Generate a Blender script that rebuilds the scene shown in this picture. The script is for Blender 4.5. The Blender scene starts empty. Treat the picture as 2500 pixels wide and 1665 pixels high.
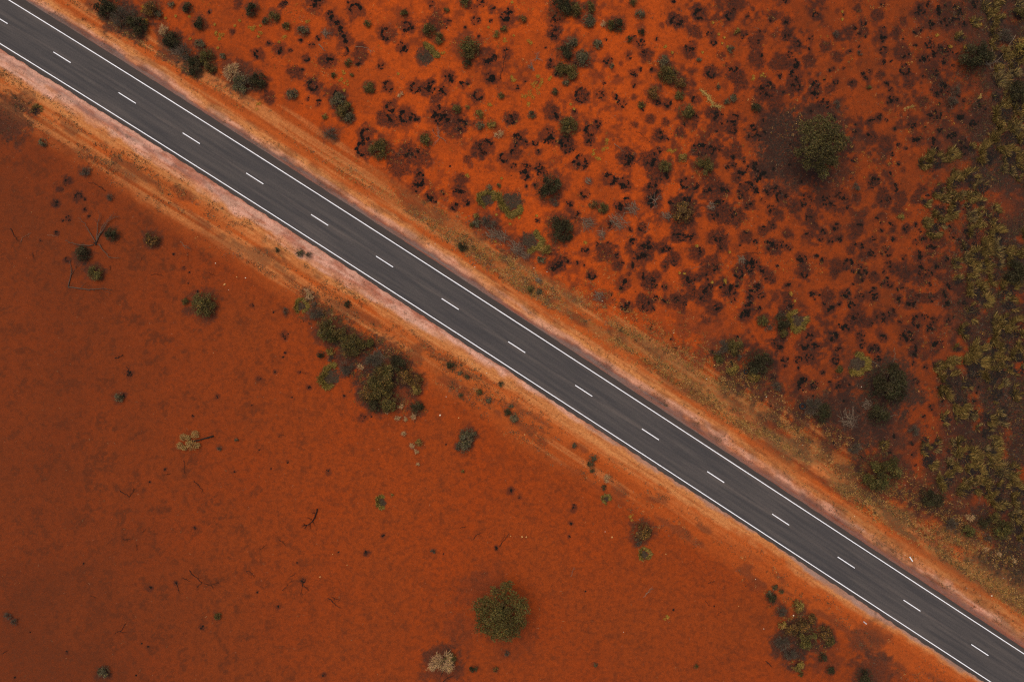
import bpy, math, random
import numpy as np
from mathutils import Vector

# ------------------------------------------------------------------ camera, sky, sun, exposure
sc = bpy.context.scene
PXM = 16.0                       # photograph pixels per metre on the ground
LENS = 26.0
CAM_H = (2500 / PXM) * LENS / 36.0
cam_d = bpy.data.cameras.new("camera")
cam = bpy.data.objects.new("camera", cam_d)
sc.collection.objects.link(cam)
cam.location = (0, 0, CAM_H)
cam.rotation_euler = (0, 0, 0)
cam_d.lens = LENS
cam_d.sensor_width = 36.0
cam_d.clip_end = 8000
sc.camera = cam

SUN_EL, SUN_AZ = 68.0, 130.0     # azimuth counted from +X towards +Y
sd = Vector((math.cos(math.radians(SUN_EL)) * math.cos(math.radians(SUN_AZ)),
             math.cos(math.radians(SUN_EL)) * math.sin(math.radians(SUN_AZ)),
             math.sin(math.radians(SUN_EL))))
world = bpy.data.worlds.new("World")
sc.world = world
world.use_nodes = True
wn = world.node_tree.nodes
sky = wn.new("ShaderNodeTexSky")
sky.sky_type = 'NISHITA'
sky.sun_disc = False
sky.sun_elevation = math.radians(SUN_EL)
sky.sun_rotation = math.radians(90 - SUN_AZ)
sky.dust_density = 2.0
sky.air_density = 1.0
sky.ozone_density = 0.3
wn["Background"].inputs[1].default_value = 0.095
world.node_tree.links.new(sky.outputs[0], wn["Background"].inputs[0])

sun_d = bpy.data.lights.new("sun", 'SUN')
sun_d.energy = 1.5
sun_d.angle = math.radians(60)
sun_d.color = (1.0, 0.86, 0.70)
sun = bpy.data.objects.new("sun", sun_d)
sc.collection.objects.link(sun)
sun.rotation_euler = (-sd).to_track_quat('-Z', 'Y').to_euler()
sun.location = sd * 150

sc.view_settings.view_transform = 'Standard'
sc.view_settings.look = 'None'
sc.view_settings.exposure = 0.62
sc.view_settings.gamma = 1.0
sc.cycles.use_denoising = False
sc.cycles.filter_width = 1.25
sc.view_settings.use_curve_mapping = False

random.seed(7)
rng = np.random.default_rng(7)
COL = sc.collection

def P(px, py):
    """photograph pixel -> ground point (metres)"""
    return ((px - 1250.0) / PXM, (832.5 - py) / PXM)

# ------------------------------------------------------------------ numeric helpers
def hash2(ix, iy, seed):
    h = (ix.astype(np.int64) * 374761393 + iy.astype(np.int64) * 668265263 + seed * 974634) & 0x7fffffff
    h = ((h ^ (h >> 13)) * 1274126177) & 0x7fffffff
    return ((h ^ (h >> 16)) & 0xffff) / 65535.0

def vnoise(x, y, seed=0):
    x = np.asarray(x, float); y = np.asarray(y, float)
    ix = np.floor(x); iy = np.floor(y)
    fx = x - ix; fy = y - iy
    fx = fx * fx * (3 - 2 * fx); fy = fy * fy * (3 - 2 * fy)
    a = hash2(ix, iy, seed); b = hash2(ix + 1, iy, seed)
    c = hash2(ix, iy + 1, seed); d = hash2(ix + 1, iy + 1, seed)
    return (a * (1 - fx) + b * fx) * (1 - fy) + (c * (1 - fx) + d * fx) * fy

def fbm(x, y, seed=0, octv=4):
    s = 0; a = 0.5; t = 0
    for k in range(octv):
        s = s + a * vnoise(x * 2 ** k + 17.3 * k, y * 2 ** k - 9.1 * k, seed + k * 31)
        t += a; a *= 0.5
    return s / t

def sstep(a, b, x):
    t = np.clip((x - a) / (b - a), 0, 1)
    return t * t * (3 - 2 * t)

# ------------------------------------------------------------------ centre line of the road
DASH = [(143, 133), (293, 226), (440, 319), (586, 411), (735, 506), (884, 602), (1035, 699), (1188, 798),
        (1342, 898), (1495, 998), (1645, 1096), (1794, 1194), (1945, 1292), (2096, 1391), (2252, 1493)]
DASH = [(x / 0.9416, y / 0.9416) for x, y in DASH]
_c = np.array([P(*p) for p in DASH])
_pf = np.polyfit(_c[:, 0] / 80, _c[:, 1], 3)
_pd = np.polyder(_pf)
XL = 84.0
def yc(x):
    x = np.asarray(x, float); xx = np.clip(x, -XL, XL)
    return np.polyval(_pf, xx / 80) + (x - xx) * np.polyval(_pd, xx / 80) / 80
def yc1(x):
    return np.polyval(_pd, np.clip(x, -XL, XL) / 80) / 80
_sx = np.linspace(-2600, 2600, 20801)
_ss = np.concatenate([[0], np.cumsum(np.hypot(np.diff(_sx), np.diff(yc(_sx))))])
_ss -= np.interp(0, _sx, _ss)
def road_sd(x, y):
    """station and signed offset (+ = upper right side) from the centre line"""
    f = np.asarray(x, float)
    for _ in range(3):
        g = yc1(f); n = np.sqrt(1 + g * g)
        d = (y - yc(f)) / n - (x - f) * g / n
        f = x + d * g / n
    return np.interp(f, _sx, _ss), d
def road_xy(s, d):
    x = np.interp(s, _ss, _sx); g = yc1(x); n = np.sqrt(1 + g * g)
    return x - d * g / n, yc(x) + d / n
EDGE = 3.18
def seal_ne(s):
    return EDGE + 1.0 - 0.0033 * s
def seal_sw(s):
    return EDGE + 0.62 + 0 * s

def ground_z(x, y):
    s, d = road_sd(np.asarray(x, float), np.asarray(y, float))
    a = np.abs(d)
    far = sstep(5, 9, a)
    z = -0.05 * (1 - sstep(3.5, 4.6, a)) - 0.10 * sstep(4.0, 7.0, a)
    z = z + far * (0.22 * (fbm(x * 0.10, y * 0.10, 3, 3) - 0.5) + 0.10 * (fbm(x * 0.6, y * 0.6, 5, 3) - 0.5))
    z = z + 0.07 * np.exp(-((a - 8.0 - 0.8 * (fbm(s * 0.05, s * 0 + 3, 9, 2) - .5)) / 0.5) ** 2)
    return z

# ------------------------------------------------------------------ materials
def new_mat(name):
    m = bpy.data.materials.new(name); m.use_nodes = True
    nt = m.node_tree
    b = nt.nodes["Principled BSDF"]
    b.inputs["Specular IOR Level"].default_value = 0.12
    b.inputs["Roughness"].default_value = 0.9
    return m, nt, b
def node(nt, t, **kw):
    n = nt.nodes.new(t)
    for k, v in kw.items(): setattr(n, k, v)
    return n
def noise(nt, scale, detail=4, rough=0.6, vec=None):
    n = node(nt, "ShaderNodeTexNoise")
    n.inputs["Scale"].default_value = scale; n.inputs["Detail"].default_value = detail
    n.inputs["Roughness"].default_value = rough
    if vec is not None: nt.links.new(vec, n.inputs["Vector"])
    return n.outputs["Fac"]
def mr(nt, src, a, b, c, d, clamp=True):
    n = node(nt, "ShaderNodeMapRange"); n.clamp = clamp
    nt.links.new(src, n.inputs[0])
    for i, v in enumerate((a, b, c, d)): n.inputs[i + 1].default_value = v
    return n.outputs[0]
def mixc(nt, fac, a, b, blend='MIX'):
    n = node(nt, "ShaderNodeMix", data_type='RGBA', blend_type=blend)
    for sock, v in ((n.inputs[0], fac), (n.inputs[6], a), (n.inputs[7], b)):
        if isinstance(v, (int, float)): sock.default_value = v
        elif isinstance(v, tuple): sock.default_value = (*v, 1)
        else: nt.links.new(v, sock)
    return n.outputs[2]
def math_(nt, op, a, b=None):
    n = node(nt, "ShaderNodeMath", operation=op)
    for i, v in enumerate((a, b)):
        if v is None: continue
        if isinstance(v, (int, float)): n.inputs[i].default_value = v
        else: nt.links.new(v, n.inputs[i])
    return n.outputs[0]
def attr(nt, name):
    return node(nt, "ShaderNodeAttribute", attribute_name=name)

def ground_material():
    m, nt, b = new_mat("red_soil")
    pos = node(nt, "ShaderNodeNewGeometry").outputs["Position"]
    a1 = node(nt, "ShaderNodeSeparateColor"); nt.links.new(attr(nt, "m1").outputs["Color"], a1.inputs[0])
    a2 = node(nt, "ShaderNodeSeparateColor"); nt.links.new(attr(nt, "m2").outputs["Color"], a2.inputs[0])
    n_big = noise(nt, 0.06, 4, 0.55, pos)
    n_mid = noise(nt, 0.45, 5, 0.65, pos)
    n_fine = noise(nt, 2.6, 6, 0.75, pos)
    n_grain = noise(nt, 9.0, 3, 0.8, pos)
    col = mixc(nt, mr(nt, n_big, .35, .65, 0, 1), (.300, .0425, .0038), (.275, .045, .0052))
    col = mixc(nt, mr(nt, n_mid, .35, .72, 0, .5), col, (.205, .0355, .0060))
    n_mot = noise(nt, 1.25, 5, 0.7, pos)
    col = mixc(nt, mr(nt, n_mot, .45, .66, 0, .72), col, (.135, .027, .0062))
    # brighter orange sand
    col = mixc(nt, math_(nt, 'MULTIPLY', a2.outputs[2], math_(nt, 'MULTIPLY', mr(nt, n_mid, .3, .6, .65, 1), mr(nt, n_mot, .42, .66, 1, .55))), col, (.445, .064, .0048))
    # old burn scars, plus an edge vignette painted as darker soil
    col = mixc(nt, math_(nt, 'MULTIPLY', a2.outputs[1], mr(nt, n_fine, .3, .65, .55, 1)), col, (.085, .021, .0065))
    # bands of the graded shoulder, each broken up by streaks that run with the road
    a3 = node(nt, "ShaderNodeSeparateColor"); nt.links.new(attr(nt, "m3").outputs["Color"], a3.inputs[0])
    sv = node(nt, "ShaderNodeCombineXYZ")
    nt.links.new(math_(nt, 'MULTIPLY', attr(nt, "st").outputs["Fac"], 0.07), sv.inputs[0])
    nt.links.new(attr(nt, "off").outputs["Fac"], sv.inputs[1])
    n_str = noise(nt, 1.9, 5, 0.65, sv.outputs[0])
    fo = math_(nt, 'MULTIPLY', a1.outputs[1], mr(nt, n_str, .3, .6, .65, 1))
    col = mixc(nt, fo, col, (.415, .084, .013))
    fg = math_(nt, 'MULTIPLY', a3.outputs[0], math_(nt, 'MULTIPLY', mr(nt, n_str, .34, .56, .45, 1), mr(nt, n_fine, .3, .55, .6, 1)))
    col = mixc(nt, fg, col, (.53, .200, .058))
    fp = math_(nt, 'MULTIPLY', a1.outputs[0], math_(nt, 'MULTIPLY', mr(nt, n_str, .32, .52, .5, 1), mr(nt, n_fine, .3, .5, .6, 1)))
    col = mixc(nt, fp, col, mixc(nt, mr(nt, n_mid, .40, .62, 0, 1), (.64, .315, .205), (.48, .250, .160)))
    fr = math_(nt, 'MULTIPLY', a3.outputs[1], mr(nt, n_str, .36, .56, .5, 1))
    col = mixc(nt, fr, col, mixc(nt, mr(nt, n_fine, .35, .6, 0, 1), (.215, .150, .122), (.135, .092, .070)))
    fy = math_(nt, 'MULTIPLY', a3.outputs[2], mr(nt, n_fine, .36, .56, .25, 1))
    col = mixc(nt, fy, col, (.235, .105, .030))
    # leaf litter and ash
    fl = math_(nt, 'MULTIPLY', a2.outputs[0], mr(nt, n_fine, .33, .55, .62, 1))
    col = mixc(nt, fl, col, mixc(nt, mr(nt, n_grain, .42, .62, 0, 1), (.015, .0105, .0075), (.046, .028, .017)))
    fa = math_(nt, 'MULTIPLY', a1.outputs[2], mr(nt, n_fine, .34, .56, .5, 1))
    col = mixc(nt, fa, col, (.032, .0135, .0085))
    g = mr(nt, n_grain, .25, .75, .66, 1.34)
    g2 = mr(nt, n_fine, .25, .75, .76, 1.24)
    gg = math_(nt, 'MULTIPLY', g, g2)
    comb = node(nt, "ShaderNodeCombineColor")
    for i in range(3): nt.links.new(gg, comb.inputs[i])
    col = mixc(nt, 1.0, col, comb.outputs[0], 'MULTIPLY')
    nt.links.new(col, b.inputs["Base Color"])
    bp = node(nt, "ShaderNodeBump"); bp.inputs["Strength"].default_value = 0.5; bp.inputs["Distance"].default_value = 0.12
    nt.links.new(math_(nt, 'ADD', n_fine, n_grain), bp.inputs["Height"])
    nt.links.new(bp.outputs[0], b.inputs["Normal"])
    b.inputs["Roughness"].default_value = 0.97
    return m

def asphalt_material():
    m, nt, b = new_mat("asphalt")
    comb = node(nt, "ShaderNodeCombineXYZ")
    nt.links.new(math_(nt, 'MULTIPLY', attr(nt, "st").outputs["Fac"], 0.05), comb.inputs[0])
    nt.links.new(attr(nt, "off").outputs["Fac"], comb.inputs[1])
    off = attr(nt, "off").outputs["Fac"]
    pos = node(nt, "ShaderNodeNewGeometry").outputs["Position"]
    streak = noise(nt, 1.5, 4, 0.6, comb.outputs[0])
    big = noise(nt, 0.12, 3, 0.5, pos)
    grain = noise(nt, 7.0, 4, 0.85, pos)
    col = mixc(nt, mr(nt, streak, .38, .66, 0, 1), (.050, .0435, .0400), (.086, .070, .059))
    col = mixc(nt, mr(nt, big, .35, .65, 0, .35), col, (.056, .049, .0455))
    # outer seal beyond the edge lines is browner with dust
    ne = mr(nt, off, 3.22, 3.34, 0, .85)
    sw = mr(nt, off, -3.34, -3.22, .85, 0)
    col = mixc(nt, math_(nt, 'MAXIMUM', ne, sw), col, (.052, .039, .031))
    # reddish dust dragged along the wheel gaps
    w = node(nt, "ShaderNodeMath", operation='PINGPONG'); nt.links.new(off, w.inputs[0]); w.inputs[1].default_value = 1.6
    col = mixc(nt, math_(nt, 'MULTIPLY', mr(nt, w.outputs[0], .0, .5, .45, 0), mr(nt, streak, .45, .62, 0, 1)), col, (.120, .092, .074))
    g = mr(nt, grain, .25, .75, .72, 1.28)
    cc = node(nt, "ShaderNodeCombineColor")
    for i in range(3): nt.links.new(g, cc.inputs[i])
    col = mixc(nt, 1.0, col, cc.outputs[0], 'MULTIPLY')
    nt.links.new(col, b.inputs["Base Color"])
    bp = node(nt, "ShaderNodeBump"); bp.inputs["Strength"].default_value = 0.4; bp.inputs["Distance"].default_value = 0.01
    nt.links.new(grain, bp.inputs["Height"]); nt.links.new(bp.outputs[0], b.inputs["Normal"])
    b.inputs["Roughness"].default_value = 0.9
    return m

def paint_material():
    m, nt, b = new_mat("road_paint")
    pos = node(nt, "ShaderNodeNewGeometry").outputs["Position"]
    n1 = noise(nt, 3.0, 5, 0.7, pos)
    col = mixc(nt, mr(nt, n1, .5, .8, 0, .6), (.90, .88, .85), (.62, .52, .45))
    nt.links.new(col, b.inputs["Base Color"]); b.inputs["Roughness"].default_value = 0.6
    return m

def attr_material(name, rough=0.85, grain=8.0, transl=0.0):
    """colour of the single leaf, blade or flake from its own attribute, with fine grain"""
    m, nt, b = new_mat(name)
    pos = node(nt, "ShaderNodeNewGeometry").outputs["Position"]
    g = mr(nt, noise(nt, grain, 3, 0.6, pos), .3, .7, .75, 1.25)
    cc = node(nt, "ShaderNodeCombineColor")
    for i in range(3): nt.links.new(g, cc.inputs[i])
    col = mixc(nt, 1.0, attr(nt, "tint").outputs["Color"], cc.outputs[0], 'MULTIPLY')
    nt.links.new(col, b.inputs["Base Color"])
    b.inputs["Roughness"].default_value = rough
    return m

def plain_material(name, c1, c2, scale, rough=0.8):
    m, nt, b = new_mat(name)
    pos = node(nt, "ShaderNodeNewGeometry").outputs["Position"]
    nt.links.new(mixc(nt, mr(nt, noise(nt, scale, 4, .6, pos), .3, .7, 0, 1), c1, c2), b.inputs["Base Color"])
    b.inputs["Roughness"].default_value = rough
    return m

M = {
    'ground': ground_material(), 'asphalt': asphalt_material(), 'paint': paint_material(),
    'leaf': attr_material("foliage", 0.8), 'char': attr_material("charred_stubble", 0.95, 12),
    'wood': attr_material("dead_wood", 0.9, 14), 'stone': attr_material("pebbles", 0.9, 20),
    'bark': plain_material("bark", (.055, .040, .030), (.10, .08, .065), 6),
    'rubber': plain_material("rubber", (.012, .012, .013), (.022, .020, .019), 9, .75),
    'white': plain_material("white_post", (.78, .77, .74), (.62, .60, .56), 5, .5),
}

# ------------------------------------------------------------------ mesh building
def tri_mesh(name, V, T, mat, tint=None, smooth=False):
    me = bpy.data.meshes.new(name)
    V = np.asarray(V, np.float32); T = np.asarray(T, np.int32)
    me.vertices.add(len(V)); me.vertices.foreach_set("co", V.ravel())
    nt_ = len(T); k = T.shape[1]
    me.loops.add(nt_ * k); me.loops.foreach_set("vertex_index", T.ravel())
    me.polygons.add(nt_)
    me.polygons.foreach_set("loop_start", np.arange(0, nt_ * k, k, dtype=np.int32))
    me.polygons.foreach_set("loop_total", np.full(nt_, k, np.int32))
    if tint is not None:
        a = me.attributes.new("tint", 'FLOAT_COLOR', 'POINT')
        c = np.ones((len(V), 4), np.float32); c[:, :3] = np.asarray(tint) * (.95, .88, .70)
        a.data.foreach_set("color", c.ravel())
    me.materials.append(mat)
    if smooth: me.polygons.foreach_set("use_smooth", np.ones(nt_, bool))
    me.update(calc_edges=True)
    return me

class MB:
    def __init__(s): s.V = []; s.T = []; s.C = []; s.n = 0
    def add(s, V, T, C):
        V = np.asarray(V, float).reshape(-1, 3); T = np.asarray(T, int)
        if not len(V): return
        C = np.asarray(C, float)
        if C.ndim == 1: C = np.tile(C, (len(V), 1))
        s.V.append(V); s.T.append(T + s.n); s.C.append(C); s.n += len(V)
    def mesh(s, name, mat, smooth=False):
        return tri_mesh(name, np.concatenate(s.V), np.concatenate(s.T), mat, np.concatenate(s.C), smooth)

def obj(name, me, parent=None, loc=None, rotz=0.0):
    o = bpy.data.objects.new(name, me); COL.objects.link(o)
    if loc is not None: o.location = loc
    if rotz: o.rotation_euler = (0, 0, rotz)
    if parent is not None: o.parent = parent
    return o
def tag(o, label=None, cat=None, group=None, kind=None):
    for k, v in (("label", label), ("category", cat), ("group", group), ("kind", kind)):
        if v: o[k] = v
    return o
def empty(name, loc):
    o = bpy.data.objects.new(name, None); COL.objects.link(o); o.location = loc; o.empty_display_size = 0.3
    return o
def gz(x, y): return float(ground_z(np.array([x]), np.array([y]))[0])

def unit(v):
    return v / np.maximum(np.linalg.norm(v, axis=-1, keepdims=True), 1e-9)
def jitter(col, n, amt=.3, hue=.12):
    c = np.tile(np.asarray(col, float), (n, 1))
    return c * (1 + rng.uniform(-amt, amt, (n, 1))) * (1 + rng.uniform(-hue, hue, (n, 3)))

def leaves(mb, C, size, cols, up=0.35, aspect=0.6):
    """small bent leaf faces at the points C"""
    n = len(C)
    if not n: return
    nrm = unit(rng.normal(0, 1, (n, 3)) + np.array([0, 0, up * 3]))
    t = unit(np.cross(nrm, unit(rng.normal(0, 1, (n, 3)))))
    b = np.cross(nrm, t)
    sz = (np.asarray(size) * rng.uniform(.6, 1.35, n))[:, None]
    A = C - t * sz; B = C + b * sz * aspect + nrm * sz * .2; D = C + t * sz; E = C - b * sz * aspect + nrm * sz * .2
    V = np.stack([A, B, D, E], 1).reshape(-1, 3)
    i = np.arange(n)[:, None] * 4
    T = np.concatenate([i + [0, 1, 2], i + [0, 2, 3]])
    mb.add(V, T, np.repeat(cols, 4, 0))

def blades(mb, base, dirv, length, width, cols, droop=.25):
    """thin grass blades: two triangles, bending over"""
    n = len(base)
    if not n: return
    dirv = unit(dirv)
    side = np.cross(dirv, np.tile([0, 0, 1.0], (n, 1))) + rng.normal(0, .3, (n, 3))
    side = unit(side) * (np.asarray(width) * np.ones(n))[:, None] * .5
    L = (np.asarray(length) * np.ones(n))[:, None]
    mid = base + dirv * L * .55
    tip = base + dirv * L + np.stack([np.zeros(n), np.zeros(n), -droop * L[:, 0]], 1)
    V = np.stack([base - side * .6, base + side * .6, mid + side, mid - side, tip], 1).reshape(-1, 3)
    i = np.arange(n)[:, None] * 5
    T = np.concatenate([i + [0, 1, 2], i + [0, 2, 3], i + [3, 2, 4]])
    mb.add(V, T, np.repeat(cols, 5, 0))

def tube(mb, pts, r0, r1, col, sides=5):
    pts = np.asarray(pts, float); n = len(pts)
    rr = np.linspace(r0, r1, n)
    V = []
    for i in range(n):
        d = pts[min(i + 1, n - 1)] - pts[max(i - 1, 0)]
        d = d / (np.linalg.norm(d) + 1e-9)
        u = np.cross(d, [0, 0, 1.0] if abs(d[2]) < .9 else [1.0, 0, 0]); u /= np.linalg.norm(u) + 1e-9
        w = np.cross(d, u)
        for k in range(sides):
            a = 2 * math.pi * k / sides
            V.append(pts[i] + rr[i] * (math.cos(a) * u + math.sin(a) * w))
    T = []
    for i in range(n - 1):
        for k in range(sides):
            a = i * sides + k; b = i * sides + (k + 1) % sides
            T += [[a, b, b + sides], [a, b + sides, a + sides]]
    for k in range(1, sides - 1):
        T.append([0, k + 1, k]); e = (n - 1) * sides; T.append([e, e + k, e + k + 1])
    mb.add(V, T, col)

def flakes(mb, xy, r, h, cols, z0=0.0):
    """low irregular lumps (charred stubble crowns, clods)"""
    n = len(xy)
    if not n: return
    k = 5
    a = np.arange(k) * 2 * math.pi / k + rng.uniform(0, 6.28, (n, 1))
    rad = (np.asarray(r) * np.ones(n))[:, None] * rng.uniform(.55, 1.3, (n, k))
    hh = np.asarray(h) * np.ones(n) * rng.uniform(.6, 1.5, n)
    ring = np.stack([xy[:, :1] + rad * np.cos(a), xy[:, 1:] + rad * np.sin(a), np.full((n, k), z0 - 0.03)], 2)
    top = np.stack([xy[:, 0] + rng.normal(0, .02, n), xy[:, 1] + rng.normal(0, .02, n), z0 + hh], 1)[:, None]
    V = np.concatenate([ring, top], 1).reshape(-1, 3)
    i = np.arange(n)[:, None] * (k + 1)
    T = np.concatenate([i + [j, (j + 1) % k, k] for j in range(k)])
    mb.add(V, T, np.repeat(cols, k + 1, 0))

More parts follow.
